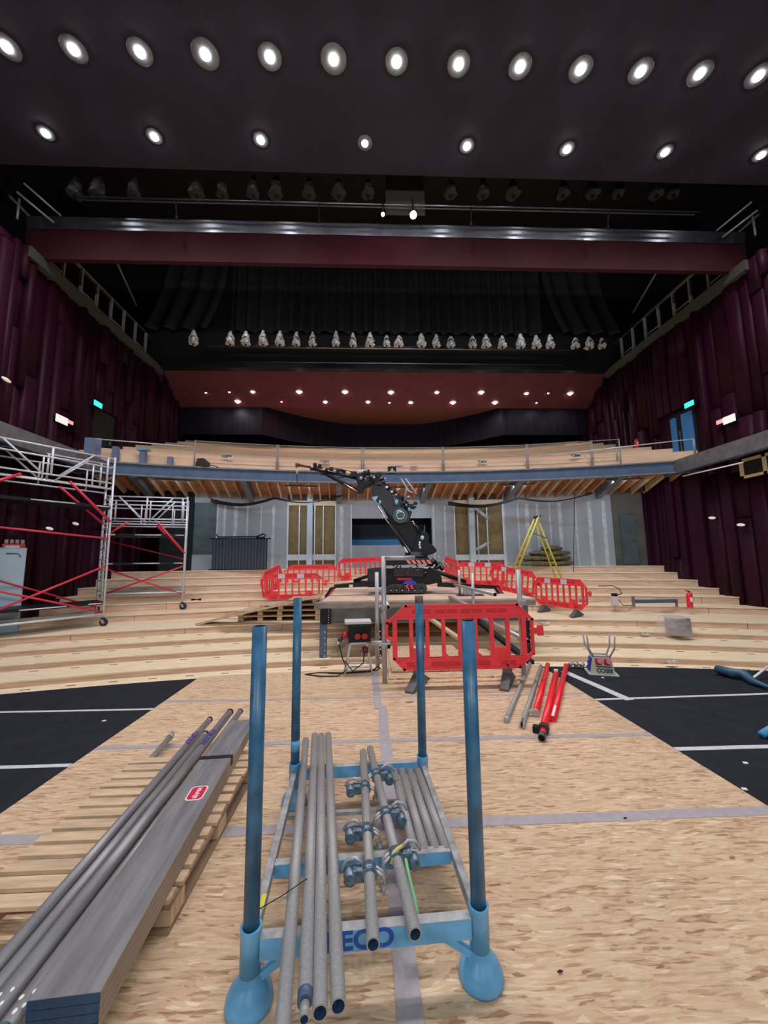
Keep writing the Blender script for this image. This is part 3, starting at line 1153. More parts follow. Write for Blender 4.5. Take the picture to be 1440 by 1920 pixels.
# long poles next to the boards
M_POLE = mat('pole_grey', (0.26, 0.255, 0.27), 0.42, metal=0.25, var=0.2, scale=30, stretch=(1, 0.15, 1))
poles = [((-1.325, 1.30), (-1.455, 3.70), 0.026, 0.175, 0.185, 'leftmost long grey pole with blue marker writing'),
         ((-1.262, 1.30), (-1.375, 3.42), 0.026, 0.172, 0.18, 'second long grey pole, its end stopping short'),
         ((-1.195, 1.28), (-1.318, 3.82), 0.032, 0.180, 0.20, 'third long grey pole, the thickest, with blue marker writing'),
         ((-1.125, 1.28), (-1.235, 3.86), 0.026, 0.178, 0.19, 'rightmost long grey pole, against the boards')]
M_FORK = mat('pole_fork', (0.25, 0.45, 0.60), 0.3, metal=0.6, var=0.5, scale=30)
for i, (a, b, r, z0, z1, lab) in enumerate(poles):
    a3 = Vector((a[0], a[1], z0))
    b3 = Vector((b[0], b[1], z1))
    t = thing('steel_pole', lab + ' on the pallet at left', 'pole', a3, 0, 'long grey poles on the pallet')
    mb = MB()
    mb.tube((0, 0, 0), b3 - a3, r, M_POLE, 20)
    mb.build('tube', t)
    M = frame((0, 0, 0), b3 - a3)
    L = (b3 - a3).length
    mb = MB()
    mb.tube((L, 0, 0), (L + 0.045, 0, 0), r * 0.82, M_GALV, 14, M=M)
    mb.tube((L + 0.03, 0, 0), (L + 0.05, 0, 0), r * 1.02, M_RUBBER, 14, M=M)
    mb.build('end_fitting', t)
    if i in (0, 2, 3):
        mb = MB()
        mb.tube((-0.02, 0, 0), (0.13, 0, 0), r + 0.003, M_FORK, 16, M=M)
        for q in (0.16, 0.20):
            mb.ball((q, 0.006 * (1 if q > 0.17 else -1), r - 0.001), 0.008, M_WHITE, 8, (1.3, 1, 0.3), M)
            mb.ball((q + 0.02, -0.018, r - 0.006), 0.007, M_WHITE, 8, (1.3, 1, 0.4), M)
        mb.box((0.02, -0.006, r), (0.12, 0.006, r + 0.006), mat('fork_slot', (0.25, 0.04, 0.18), 0.5), M)
        mb.build('slotted_collar', t)
    if i in (0, 2):
        text('CR27' if i == 0 else 'CRAN', 'marker_writing', 0.062, M_PURPLE, t, M @ Matrix.Translation((L - (0.52 if i == 2 else 0.36), 0, r + 0.0006)) @ Matrix.Rotation(math.pi, 4, 'Z') @ Matrix.Diagonal((1.5, 0.85, 1, 1)), 0.0004, 0.0025)
p0 = atz(322, 1378, 0.065)
p1 = Vector((p0.x + 0.10, p0.y - 0.75, 0.065))
t = thing('steel_pole', 'short grey pole sticking out from under the far left corner of the pallet', 'pole', p1)
mb = MB()
mb.tube((0, 0, 0), p0 - p1, 0.024, M_POLE, 16, hollow=M_BLACK)
mb.build('tube', t)
mb = MB()
d = (p0 - p1).normalized()
mb.tube((p0 - p1) - d * 0.06, (p0 - p1) - d * 0.02, 0.028, M_GALV, 14)
mb.build('end_fitting', t)


# ================================================================== red chapter: barriers
def barrier(label, p0, yaw, tilt=0.0, white=False, feet=True, foot_turn=0.3, group='red plastic barriers', feetz=0.0, hook=True):
    """panel 1.95 m long along local x, bottom at z=0.2; origin at floor of its left end"""
    t = thing('plastic_barrier', label, 'barrier', p0, yaw, group)
    T = Matrix.Rotation(tilt, 4, 'Y')
    W = 1.95
    mb = MB()
    z0, z1 = 0.0, 0.82
    th = 0.022
    pitch = 0.2175
    xs0 = 0.235
    # top band, bottom band, sides
    def P(pts, a=-th, b=th, m=M_RED):
        mb.prism(pts, a, b, m, 'xz', T)
    zt0 = z1 - 0.185
    zb1 = 0.155
    P([(0.10, zt0), (W - 0.10, zt0), (W - 0.01, z1 - 0.2), (W - 0.2, z1 - 0.005), (0.27, z1 - 0.005), (0.03, z1 - 0.22)], -0.014, 0.014)
    P([(0.24, 0.005), (W - 0.2, 0.005), (W - 0.04, zb1), (0.12, zb1)], -0.014, 0.014)
    # raised rims
    def rim(pts, w=0.022):
        for a, b in zip(pts, pts[1:]):
            dx, dz = b[0] - a[0], b[1] - a[1]
            L = math.hypot(dx, dz)
            nx, nz = -dz / L * w, dx / L * w
            ex, ez = dx / L * w * 0.3, dz / L * w * 0.3
            P([(a[0] - ex, a[1] - ez), (b[0] + ex, b[1] + ez), (b[0] + ex + nx, b[1] + ez + nz), (a[0] - ex + nx, a[1] - ez + nz)], -0.026, 0.026)
    rim([(W, 0.17), (W, z1 - 0.2), (W - 0.2, z1), (0.27, z1), (0.02, z1 - 0.22)], 0.03)
    rim([(0.02, z1 - 0.22), (0.0, 0.42)], 0.03)
    rim([(0.105, 0.42), (0.105, 0.14), (0.24, 0.0), (W - 0.2, 0.0), (W - 0.02, 0.17)], 0.03)
    rim([(W - 0.12, zt0), (0.12, zt0)], -0.026)
    rim([(0.14, zb1), (W - 0.14, zb1)], -0.024)
    # side wing at the left with its slot
    P([(0.0, 0.42), (0.04, 0.42), (0.04, zt0), (0.02, zt0)], -0.02, 0.02)
    P([(0.0, 0.40), (0.15, 0.34), (0.15, 0.40), (0.0, 0.44)], -0.02, 0.02)
    # vertical bars between 8 openings
    for i in range(9):
        x = 0.13 + i * (W - 0.26 + 0.0) / 8
        w = 0.024 if 0 < i < 8 else 0.03
        P([(x - w, zb1 - 0.01), (x + w, zb1 - 0.01), (x + w, zt0 + 0.01), (x - w, zt0 + 0.01)], -0.019, 0.019)
        if i in (3, 5):
            P([(x + w - 0.005, zb1), (x + w + 0.05, zb1), (x + w - 0.005, zb1 + 0.06)], -0.015, 0.015)
    for i in (1, 6):
        x = 0.13 + (i + 0.5) * (W - 0.26) / 8
        P([(x - 0.1, zb1 - 0.01), (x + 0.1, zb1 - 0.01), (x + 0.1, zb1 + 0.11), (x - 0.1, zb1 + 0.11)], -0.03, 0.03)
    # recesses of the bands: flat patches, their shade painted in darker red
    for a, b in ((0.36, 0.6), (0.66, 0.95), (1.0, 1.28), (1.33, 1.6)):
        P([(a, z1 - 0.115), (b, z1 - 0.115), (b, z1 - 0.065), (a, z1 - 0.065)], -0.018, 0.018, M_REDD)
        mb.ball(((a + b) / 2, -0.018, z1 - 0.09), 0.022, M_RED, 8, (1, 0.4, 1), T)
    for a, b in ((0.28, 0.5), (0.6, 0.98), (1.02, 1.36), (1.5, 1.7)):
        P([(a, 0.045), (b, 0.045), (b, 0.1), (a, 0.1)], -0.018, 0.018, M_REDD)
        mb.ball(((a + b) / 2, -0.018, 0.072), 0.02, M_RED, 8, (1, 0.4, 1), T)
    # coupling lug at the right
    if hook:
        P([(W - 0.01, 0.43), (W + 0.06, 0.43), (W + 0.06, 0.40), (W + 0.13, 0.40), (W + 0.13, 0.53), (W + 0.06, 0.53), (W + 0.06, 0.50), (W - 0.01, 0.50)], -0.02, 0.02)
    pn = mb.build('panel', t)
    pn.location.z = 0.2
    if white:
        for a in (0.52, 1.12):
            mb = MB()
            mb.prism([(a, z1 - 0.16), (a + 0.22, z1 - 0.16), (a + 0.22, z1 - 0.02), (a, z1 - 0.02)], -0.030, -0.0265, M_REFL, 'xz', T)
            rp = mb.build('reflective_panel', t)
            rp.location.z = 0.2
            rp['label'] = 'white reflective panel'
    if feet:
        for x in (0.42, 1.58):
            zz = 0.2 - math.sin(tilt) * x
            mb = MB()
            mb.cbox((0, 0, zz / 2 + 0.07), (0.05, 0.04, 0.18), M_RUBBER)
            prof = [(-0.30, 0.0), (-0.30, 0.03), (-0.05, 0.15), (-0.03, 0.2), (0.03, 0.2), (0.05, 0.15), (0.30, 0.03), (0.30, 0.0)]
            mb.prism(prof, -0.055, 0.055, M_RUBBERG, 'yz')
            ft = mb.build('foot', t, 0.004)
            ft.location = (x * math.cos(tilt), 0, feetz)
            ft.rotation_euler[2] = foot_turn
    return t


b0 = barrier('large red plastic barrier standing nearest, on the chipboard behind the stillage', (0.19, 5.12, 0.0), 0.0, 0.0, foot_turn=-0.5)
def bar2(label, a, b, **kw):
    """barrier from point a (left end, floor) to point b"""
    a = Vector(a)
    b = Vector(b)
    d = b - a
    yaw = math.atan2(d.y, d.x)
    tilt = -math.atan2(d.z, math.hypot(d.x, d.y))
    return barrier(label, a, yaw, tilt, **kw)


bar2('red barrier with two white panels at the right end of the line', (5.12, 12.1, 0.02), (5.78, 10.35, 0.0), white=True, foot_turn=0.25)
bar2('red barrier tilted down over a step, second from the right end of the line', (4.25, 13.75, 0.42), (5.12, 12.2, 0.18), white=True, feetz=-0.1, foot_turn=0.35)
bar2('red barrier with two white panels, facing the camera behind the crane on its right', (3.02, 13.85, 0.50), (4.75, 13.9, 0.46), white=True, feet=False, group='red plastic barriers')
bar2('red barrier seen end-on just right of the crane', (2.95, 15.2, 0.75), (3.05, 13.4, 0.55), feet=False)
bar2('red barrier with two white panels left of the crane, above the ramp', (-3.45, 12.55, 0.2), (-1.55, 12.65, 0.2), white=True, foot_turn=0.2)
bar2('red barrier at the left corner of the left group, receding from the camera', (-3.42, 12.5, 0.22), (-3.25, 14.4, 0.5), foot_turn=0.2, feet=False)
bar2('red barrier at the back of the left group, parallel to the wall', (-3.1, 14.2, 0.45), (-1.2, 14.35, 0.45), feet=False)
bar2('red barrier directly left of the crane, the highest standing of the left group', (-1.25, 14.75, 0.66), (0.25, 15.35, 0.72), feet=False)

# ================================================================== crane platform
PT = thing('work_platform', 'raised timber and steel platform carrying the black crane', 'platform', (1.1, 8.3, 0))
PZ = 0.76
mb = MB()
mb.box((-2.1, 0.0, PZ - 0.03), (2.45, 3.6, PZ), M_PLATFORM)
mb.build('deck', PT)
for (y0, y1, nm) in ((0.0, 0.1, 'edge_timber'), (3.5, 3.6, 'edge_timber')):
    mb = MB()
    mb.box((-2.25, y0 - 0.02, PZ - 0.15), (2.45, y1, PZ - 0.031), M_OLDTIMB)
    mb.build(nm, PT, 0.006)
for x in (-2.2, 2.35):
    mb = MB()
    mb.box((x, 0.1, PZ - 0.14), (x + 0.1, 3.5, PZ - 0.031), M_OLDTIMB)
    mb.build('side_timber', PT)
for y in (0.05, 1.8, 3.5):
    mb = MB()
    mb.box((-2.1, y - 0.05, PZ - 0.47), (2.3, y + 0.05, PZ - 0.455), M_STEELG)
    mb.box((-2.1, y - 0.05, PZ - 0.17), (2.3, y + 0.05, PZ - 0.155), M_STEELG)
    mb.box((-2.1, y - 0.008, PZ - 0.46), (2.3, y + 0.008, PZ - 0.16), mat('beam_web', (0.14, 0.135, 0.13), 0.6, var=0.3, scale=4))
    mb.build('steel_beam', PT)
for (x, y, zz) in ((-2.08, 0.05, -0.41), (-0.93, 0.05, -0.41), (2.25, 0.05, -0.41), (-2.08, 3.4, 0.0), (2.25, 3.4, 0.0), (-0.93, 3.4, 0.0)):
    mb = MB()
    mb.box((x - 0.07, y - 0.07, zz), (x + 0.07, y + 0.07, PZ - 0.475), M_STEELB if x < -2 else M_BLKM)
    if x > -1.5 or True:
        for q in range(5):
            z = zz + 0.06 + q * 0.12
            if z < PZ - 0.5:
                mb.ball((x + 0.04, y - 0.075, z), 0.016, M_CHROME, 8)
    lg = mb.build('leg', PT)
    mb = MB()
    mb.cbox((x, y, zz + 0.012), (0.34 if x < -2 else 0.2, 0.3 if x < -2 else 0.2, 0.024), M_BALTOP)
    mb.build('base_pad', PT)
mb = MB()
mb.box((-2.14, -0.03, PZ - 0.46), (-1.92, 0.0, PZ - 0.16), M_BLKM)
for q in range(6):
    mb.ball((-1.96, -0.035, PZ - 0.43 + q * 0.05), 0.012, M_CHROME, 6)
mb.build('splice_plate', PT)

# inclined timber prop seen under the platform
mb = MB()
mb.tube((-0.7, 8.6, -0.3), (0.3, 10.6, 0.28), 0.05, M_OLDTIMB, 4)
tag(mb.build('timber_prop'), 'weathered timber prop leaning under the platform on the left', 'timber')

# chipboard sheet bridging the stage edge behind the near barrier
t = thing('chipboard_sheet', 'pale chipboard sheets stacked across the stage edge behind the nearest barrier', 'board', (1.1, 6.2, 0.001))
for i, (x0, x1, y0, y1) in enumerate(((-0.88, 0.98, -0.95, 0.72), (-0.85, 0.95, -0.85, 0.75), (-0.80, 0.4, -0.6, 1.0))):
    mb = MB()
    mb.box((x0, y0, 0.019 * i), (x1, y1, 0.019 * i + 0.018), M_OSB)
    mb.build('sheet', t, 0.002)


# ================================================================== scaffold edge frame around the platform
def tubes_thing(name, label, cat, lst, r=0.03, m=None, group=None):
    base = Vector(lst[0][0])
    t = thing(name, label, cat, base, 0, group)
    for a, b in lst:
        mb = MB()
        mb.tube(Vector(a) - base, Vector(b) - base, r, m or M_GALV, 14, hollow=M_BLACK)
        mb.build('tube', t)
    return t


fx0, fx1 = 0.19, 2.07
t = tubes_thing('tube_scaffold', 'grey scaffold tube guard frame standing left of the nearest red barrier', 'scaffold',
                [((fx0, 5.28, 0.0), (fx0, 5.28, 1.66)), ((fx0, 5.28, 1.63), (0.62, 5.3, 1.63)), ((0.11, 6.05, -0.53), (0.11, 6.05, 1.42)), ((fx0 + 0.05, 5.2, 0.98), (fx0 + 0.05, 8.2, 0.98)), ((fx0 + 0.05, 5.2, 0.48), (fx0 + 0.05, 8.2, 0.48)), ((0.02, 5.33, 0.50), (0.28, 5.33, 0.50))], 0.032)
for z in (0.98, 0.48):
    mb = MB()
    mb.cbox((0.0, -0.0, z), (0.09, 0.1, 0.07), M_GALV)
    mb.ball((-0.06, -0.05, z + 0.02), 0.022, M_CHROME, 8)
    mb.build('coupler', t, 0.008)
t = tubes_thing('tube_scaffold', 'scaffold tube guard frame behind the right end of the nearest red barrier', 'scaffold',
                [((fx1, 5.34, 0.0), (fx1, 5.34, 1.45)), ((fx1 + 0.05, 5.25, 0.50), (fx1 + 0.05, 8.0, 0.50)), ((fx1 - 0.35, 6.2, 0.80), (fx1 - 0.35, 8.4, 0.80)), ((fx1 + 0.0, 6.4, 1.02), (fx1 + 0.0, 10.6, 0.98)), ((fx1 + 0.06, 8.0, -0.4), (fx1 + 0.06, 8.0, 1.32)), ((fx1 + 0.06, 9.2, 0.76), (fx1 + 0.06, 9.2, 1.35))], 0.033)
for y, z in ((0, 1.0), (0.1, 0.5), (2.7, 1.0)):
    mb = MB()
    mb.cbox((0.03, y, z), (0.09, 0.09, 0.07), M_GALV)
    mb.build('coupler', t, 0.008)
mb = MB()
mb.tube((1.35, 6.3, 0.06), (2.1, 5.6, 0.10), 0.04, M_PALLET, 4)
tag(mb.build('timber_batten'), 'loose timber batten on the floor behind the near barrier', 'timber')
mb = MB()
M = frame((1.9, 5.9, 0.03), (1.2, 8.6, 0.4))
mb.box((0, -0.045, -0.02), (2.7, 0.045, 0.03), M_PALLET, M)
tag(mb.build('timber_batten'), 'long timber batten sloping up towards the platform behind the near barrier', 'timber')
mb = MB()
M = frame((2.45, 6.0, 0.02), (1.9, 8.6, 0.62))
mb.box((0, -0.05, -0.02), (2.65, 0.05, 0.04), M_BLKM, M)
tag(mb.build('steel_channel'), 'dark steel channel sloping from floor to platform at the right', 'beam')

# ================================================================== ramp and pallets left of the platform
for k in range(4):
    t = thing('timber_pallet', ['lowest timber pallet in the stack under the ramp', 'second timber pallet up in the stack under the ramp', 'third timber pallet up in the stack under the ramp', 'topmost timber pallet under the upper end of the ramp'][k],
              'pallet', (-2.2 + 0.12 * (k > 1) + 0.25 * (k == 3), 11.25, 0.002 + 0.143 * k), 0, 'pallets stacked under the ramp')
    x0, x1 = (-1.35, 0.85) if k < 2 else ((-0.9, 0.7) if k == 2 else (-0.4, 0.4))
    nn = int((x1 - x0) / 0.5)
    mb = MB()
    mb.box((x0, -0.5, 0.0), (x1, 0.5, 0.02), M_PALLETD)
    mb.build('base_boards', t)
    mb = MB()
    mb.box((x0, -0.5, 0.12), (x1, 0.5, 0.14), M_PALLET)
    mb.build('top_boards', t)
    for i in range(nn + 1):
        x = x0 + 0.07 + (x1 - x0 - 0.14) * i / max(nn, 1)
        mb = MB()
        mb.cbox((x, -0.43, 0.07), (0.13, 0.12, 0.1), M_PALLET)
        mb.build('block', t)
rA = Vector((-4.35, 10.65, 0.04))
rB = Vector((-1.0, 9.9, 0.79))
for i, (o, w, lab) in enumerate((((0, 0, 0), 0.5, 'wide plywood ramp board running up to the platform on the left'), ((0.15, 0.75, 0.02), 0.12, 'narrow plank beside the ramp board, farther from the camera'), ((-0.1, -0.33, -0.01), 0.11, 'narrow plank beside the ramp board, nearer the camera'))):
    o = Vector(o)
    M = frame(rA + o, rB + o + Vector((0, -0.05, 0)))
    L = (rB - rA).length
    mb = MB()
    mb.box((0, -w / 2, -0.02), (L * (1 if i == 0 else 0.86), w / 2, 0.02), M_PALLET if i else M_PLATFORM, M)
    tag(mb.build('ramp_board'), lab, 'board', 'ramp boards')

# ================================================================== tracked crane
CY = 10.0


def cp(px, py, dy=0.0):
    """crane parts are laid out in the crane's own vertical plane, 10 m from the camera"""
    p = aty(px, py, CY)
    return (p.x - 1.0, p.z - PZ)


CRN = thing('tracked_crane', 'black tracked mini crane with folded lattice of booms, standing on the platform', 'crane', (1.0, CY, PZ))


def cprism(name, pix, y0, y1, m, parent=None, bevel=0.01):
    mb = MB()
    mb.prism([cp(*p) for p in pix], y0, y1, m, 'xz')
    return mb.build(name, parent or CRN, bevel)


for y0 in (-0.45, 0.35):
    tr = cprism('track', [(722, 1111), (721, 1104), (726, 1098), (735, 1096), (788, 1094), (795, 1098), (797, 1104), (793, 1110), (786, 1112)], y0, y0 + 0.24, M_RUBBER, None, 0.02)
    tr.location.z = 0.03
    mb = MB()
    for px in (731, 741, 752, 763, 774, 785):
        c = cp(px, 1108)
        mb.tube((c[0], y0 - 0.012, c[1] + 0.05), (c[0], y0 + 0.01, c[1] + 0.05), 0.045, M_BLKM, 10)
        mb.ball((c[0], y0 - 0.014, c[1] + 0.02), 0.018, M_CHROME, 8)
    mb.build('track_rollers', tr)
    if y0 < 0:
        c = cp(757, 1104)
        mb = MB()
        for q in (0, 0.11):
            x = c[0] + q
            z = c[1] + 0.06
            mb.prism([(x, z), (x + 0.06, z + 0.06), (x + 0.11, z + 0.06), (x + 0.05, z), (x + 0.11, z - 0.06), (x + 0.06, z - 0.06)], y0 - 0.02, y0 - 0.006, M_RED, 'xz')
        ch = mb.build('chevron_mark', tr)
cprism('chassis', [(722, 1096), (722, 1066), (800, 1066), (822, 1072), (822, 1090), (800, 1095)], -0.35, 0.4, M_BLKM)
cprism('hydraulic_block', [(735, 1064), (735, 1080), (790, 1080), (790, 1064)], -0.42, -0.36, mat('dark_brown_metal', (0.03, 0.018, 0.02), 0.4))
pl = cprism('blue_cover', [(752, 1093), (756, 1088), (770, 1086), (777, 1090), (776, 1095)], -0.47, -0.40, mat('blue_cover', (0.03, 0.05, 0.5), 0.4))
cprism('red_badge', [(742, 1082), (742, 1087), (769, 1087), (769, 1082)], -0.43, -0.36, mat('badge_red', (0.35, 0.02, 0.04), 0.4))
cprism('engine_box', [(689, 1099), (689, 1066), (722, 1063), (722, 1099)], -0.45, 0.35, M_BLKG)
# superstructure plate with the red and white hazard strip
sp = cprism('counterweight', [(722, 1060), (722, 1049), (800, 1047), (800, 1057)], -0.5, 0.45, M_BLKM)
mb = MB()
for i in range(5):
    a = cp(757 + i * 9, 1049.5)
    b = cp(763 + i * 9, 1049.5)
    c2 = cp(768 + i * 9, 1057)
    d2 = cp(762 + i * 9, 1057)
    mb.prism([a, b, c2, d2], -0.515, -0.505, mat('hazard_pink', (0.75, 0.22, 0.18), 0.4), 'xz')
mb.build('hazard_strip', sp)
mb = MB()
c = cp(778, 1047)
mb.lathe([(0.34, 0), (0.34, 0.06), (0.26, 0.09), (0.26, 0.16), (0.22, 0.17)], M_BLKM, 24, (c[0], 0, c[1]))
mb.build('turntable', CRN)
mb = MB()
for px, py, s in ((805, 1056, 0.09), (812, 1052, 0.08), (820, 1060, 0.1), (826, 1065, 0.07), (814, 1066, 0.06)):
    c = cp(px, py)
    mb.ball((c[0], -0.2, c[1]), s, M_BLKM, 10)
    mb.path([(c[0], -0.25, c[1]), (c[0] + 0.1, -0.33, c[1] + 0.12), (c[0] + 0.2, -0.28, c[1] - 0.02)], 0.014, M_GALV, 6)
mb.build('hose_reel', CRN)
# curved column rising to the main boom
cprism('column', [(765, 1044), (790, 1044), (812, 1038), (818, 1033), (812, 1024), (803, 1018), (804, 1008), (799, 999), (790, 996), (781, 1001), (777, 1015), (772, 1030)], -0.16, 0.16, M_BLKM, None, 0.03)
mb = MB()
for px, py, s in ((790, 1009, 0.05), (785.5, 1018, 0.03), (786, 1027, 0.032), (785, 1022, 0.03)):
    c = cp(px, py)
    mb.ball((c[0], -0.17, c[1]), s, mat('pale_rivet', (0.6, 0.75, 0.78), 0.4), 10, (1, 0.4, 1.2))
mb.build('column_pins', CRN)
lb = cprism('lower_boom', [(796, 1022), (772, 1034), (762, 1022), (736, 985), (716, 950), (730, 940), (760, 962), (776, 985), (800, 1005)], -0.13, 0.13, M_BLKM, None, 0.03)
ub = cprism('upper_boom', [(745, 985), (700, 935), (697, 918), (706, 905), (716, 908), (726, 922), (762, 948), (771, 962), (765, 982)], -0.19, -0.135, M_BLKG, None, 0.02)
ub2 = cprism('upper_boom_rear', [(745, 985), (706, 930), (706, 912), (722, 915), (765, 950), (768, 975)], 0.135, 0.19, M_BLKM, None, 0.02)
mb = MB()
c = cp(749, 969)
mb.tube((c[0], -0.30, c[1]), (c[0], 0.24, c[1]), 0.19, mat('drum_teal', (0.025, 0.07, 0.09), 0.4), 26)
for rr in (0.098,):
    pts = [(c[0] + rr * math.cos(a * math.pi / 12), -0.31, c[1] + rr * math.sin(a * math.pi / 12)) for a in range(25)]
    mb.path(pts, 0.011, M_CHROME, 6)
cc = cp(747, 962)
mb.ball((cc[0], -0.30, cc[1]), 0.06, mat('pale_blue_cap', (0.25, 0.5, 0.62), 0.35), 12, (1.2, 0.4, 0.7))
mb.build('pivot_drum', CRN)
# hydraulic rams
for nm, (a, b), y in (('ram', ((707, 950), (764, 1036)), -0.2), ('ram', ((772, 978), (786, 1000)), -0.18)):
    a2, b2 = cp(*a), cp(*b)
    A = Vector((a2[0], y, a2[1]))
    B = Vector((b2[0], y, b2[1]))
    mb = MB()
    mb.tube(A.lerp(B, 0.4), B, 0.04, M_BLKM, 10)
    mb.tube(A, A.lerp(B, 0.45), 0.02, M_CHROME, 10)
    mb.build(nm, CRN)
c0 = cp(757, 1030)
mb = MB()
mb.prism([cp(755, 1024), cp(760, 1029), cp(764, 1037), cp(760, 1036), cp(757, 1031)], -0.25, -0.2, M_WHITE, 'xz')
mb.build('white_bracket', CRN)
# stack of small fittings, valves and hoses along the boom head
rnd = random.Random(8)
M_FIT = mat('fitting_grey', (0.42, 0.42, 0.46), 0.35, metal=0.5)
M_FITB = mat('fitting_pale_blue', (0.22, 0.50, 0.65), 0.35)
mb = MB()
path = [(772, 955), (760, 945), (750, 940), (735, 925), (722, 912), (712, 900), (700, 893), (688, 895)]
NFIT = 112
for i in range(NFIT):
    if i and i % 16 == 0:
        mb.build('valve_fittings', CRN)
        mb = MB()
    t_ = (i // 16 + rnd.random()) / 7 * (len(path) - 1.001)
    k = int(t_)
    u = t_ - k
    px = path[k][0] * (1 - u) + path[k + 1][0] * u + rnd.uniform(-8, 8)
    py = path[k][1] * (1 - u) + path[k + 1][1] * u + rnd.uniform(-8, 8)
    c = cp(px, py)
    s = rnd.uniform(0.02, 0.065)
    y = rnd.uniform(-0.3, 0.1)
    m = rnd.choice([M_BLKM, M_BLKM, M_BLKM, M_BLKG, M_FIT, M_BLKG])
    if m in (M_FIT,):
        s *= 0.6
        y = -0.28
    if rnd.random() < 0.5:
        mb.tube((c[0] - s, y, c[1] - s * 0.6), (c[0] + s, y, c[1] + s * 0.6), s * 0.7, m, 8)
    else:
        mb.cbox((c[0], y, c[1]), (s * 1.8, s * 1.6, s * 1.4), m, None)
mb.build('valve_fittings', CRN)
mb = MB()
hp = [cp(*p) for p in ((697, 936), (701, 935), (708, 934), (705, 941), (702, 943))]
mb.prism(hp, -0.33, -0.30, M_FITB, 'xz')
for p in ((712, 945, 0.05), (760, 950, 0.03), (765, 958, 0.05), (742, 945, 0.07)):
    c = cp(p[0], p[1])
    mb.ball((c[0], -0.31, c[1]), p[2], M_FITB, 8, (0.7, 0.4, 1.1))
mb.build('pale_blue_covers', CRN)
# knuckle joint and the jib
cprism('knuckle', [(672, 926), (668, 918), (672, 908), (667, 897), (673, 889), (683, 886), (686, 893), (683, 903), (692, 900), (700, 898), (704, 906), (694, 912), (684, 916), (680, 925)], -0.14, 0.14, M_BLKM, None, 0.02)
c = cp(678, 887)
mb = MB()
mb.ball((c[0], 0, c[1]), 0.14, mat('pale_casting', (0.40, 0.42, 0.45), 0.4), 12, (1.1, 0.8, 0.7))
c = cp(677, 899)
mb.ball((c[0], -0.16, c[1]), 0.05, M_FIT, 10)
mb.build('casting', CRN)
jib = MB()


def seg(mb, a, b, r, m, y=0.0, n=8):
    a2, b2 = cp(*a), cp(*b)
    mb.tube((a2[0], y, a2[1]), (b2[0], y, b2[1]), r, m, n)


M_JIBR = mat('jib_brown', (0.11, 0.02, 0.02), 0.4)
seg(jib, (556, 871), (588, 877), 0.032, M_JIBR)
seg(jib, (580, 876), (640, 882), 0.035, M_JIBR, -0.04)
seg(jib, (640, 882), (672, 890), 0.04, M_BLKM)
jib.build('jib', CRN)
jb = MB()
seg(jb, (581, 877), (607, 884), 0.035, M_BLKM, 0.05)
seg(jb, (605, 883), (668, 897), 0.032, M_BLKM, 0.03)
seg(jb, (606, 885), (673, 922), 0.055, M_BLKM)
seg(jb, (630, 896), (645, 895), 0.012, M_BLKM)
for p in ((591, 872, 0.045), (600, 874, 0.04), (585, 880, 0.04), (604, 889, 0.035), (622, 880, 0.05), (634, 884, 0.045), (662, 890, 0.09), (612, 882, 0.035)):
    c = cp(p[0], p[1])
    jb.cbox((c[0], -0.03, c[1]), (p[2] * 2, 0.12, p[2] * 1.5), M_BLKM)
for p in ((586, 877), (608, 881), (628, 884), (676, 893)):
    c = cp(*p)
    jb.ball((c[0], -0.1, c[1]), 0.035, M_FIT, 8, (1.4, 0.4, 0.8))
jb.build('jib_struts', CRN)
ramj = MB()
seg(ramj, (645, 908), (673, 923), 0.022, M_CHROME, -0.06)
ramj.build('jib_ram', CRN)
yb = MB()
seg(yb, (649, 887), (658, 889), 0.05, mat('yellow_label', (0.6, 0.5, 0.15), 0.5), -0.05)
yb.build('yellow_sleeve', CRN)
hk = MB()
seg(hk, (557, 874), (557, 905), 0.010, M_BLKM, 0, 6)
seg(hk, (557, 876), (557, 889), 0.028, mat('hook_yellow', (0.65, 0.55, 0.3), 0.5), 0, 8)
c = cp(557, 872)
hk.cbox((c[0], 0, c[1]), (0.08, 0.1, 0.08), M_JIBR)
hk.build('hook_line', CRN)
# outriggers
for nm, a, b, c_ in (('left', (720, 1070), (660, 1090), (618, 1108)), ('right', (812, 1075), (868, 1092), (935, 1112))):
    mb = MB()
    if nm == 'left':
        seg(mb, (722, 1068), (664, 1088), 0.04, M_BLKM, -0.35)
        seg(mb, (664, 1089), (720, 1091), 0.035, M_BLKM, -0.35)
        pts = [(722, 1096), (630, 1100), (630, 1094), (722, 1086)]
        mb.prism([cp(*p) for p in pts], -0.5, -0.38, M_BLKM, 'xz')
    else:
        seg(mb, (800, 1066), (868, 1090), 0.05, M_BLKM, -0.3)
        seg(mb, (820, 1080), (822, 1096), 0.05, M_BLKM, -0.3)
        pts = [(815, 1098), (926, 1102), (924, 1096), (815, 1090)]
        mb.prism([cp(*p) for p in pts], -0.5, -0.38, M_BLKM, 'xz')
    og = mb.build('outrigger', CRN)
    mb = MB()
    if nm == 'left':
        q = [(612, 1117), (616, 1118), (632, 1101), (628, 1098), (622, 1100)]
        w = [(617, 1116), (619, 1116.5), (630, 1102), (628, 1101)]
    else:
        q = [(914, 1098), (922, 1096), (932, 1110), (926, 1114), (922, 1110)]
        w = [(918, 1099), (921, 1098), (930, 1110), (927, 1111)]
    mb.prism([cp(*p) for p in q], -0.52, -0.4, M_BLKM, 'xz')
    mb.prism([cp(*p) for p in w], -0.53, -0.521, M_REDD, 'xz')
    mb.build('outrigger_foot', og)
mb = MB()
for px, py in ((660, 1096), (849, 1099)):
    c = cp(px, py)
    mb.cbox((c[0], -0.54, c[1]), (0.09, 0.06, 0.06), M_BALTOP)
mb.build('marker_block', CRN)
mb = MB()
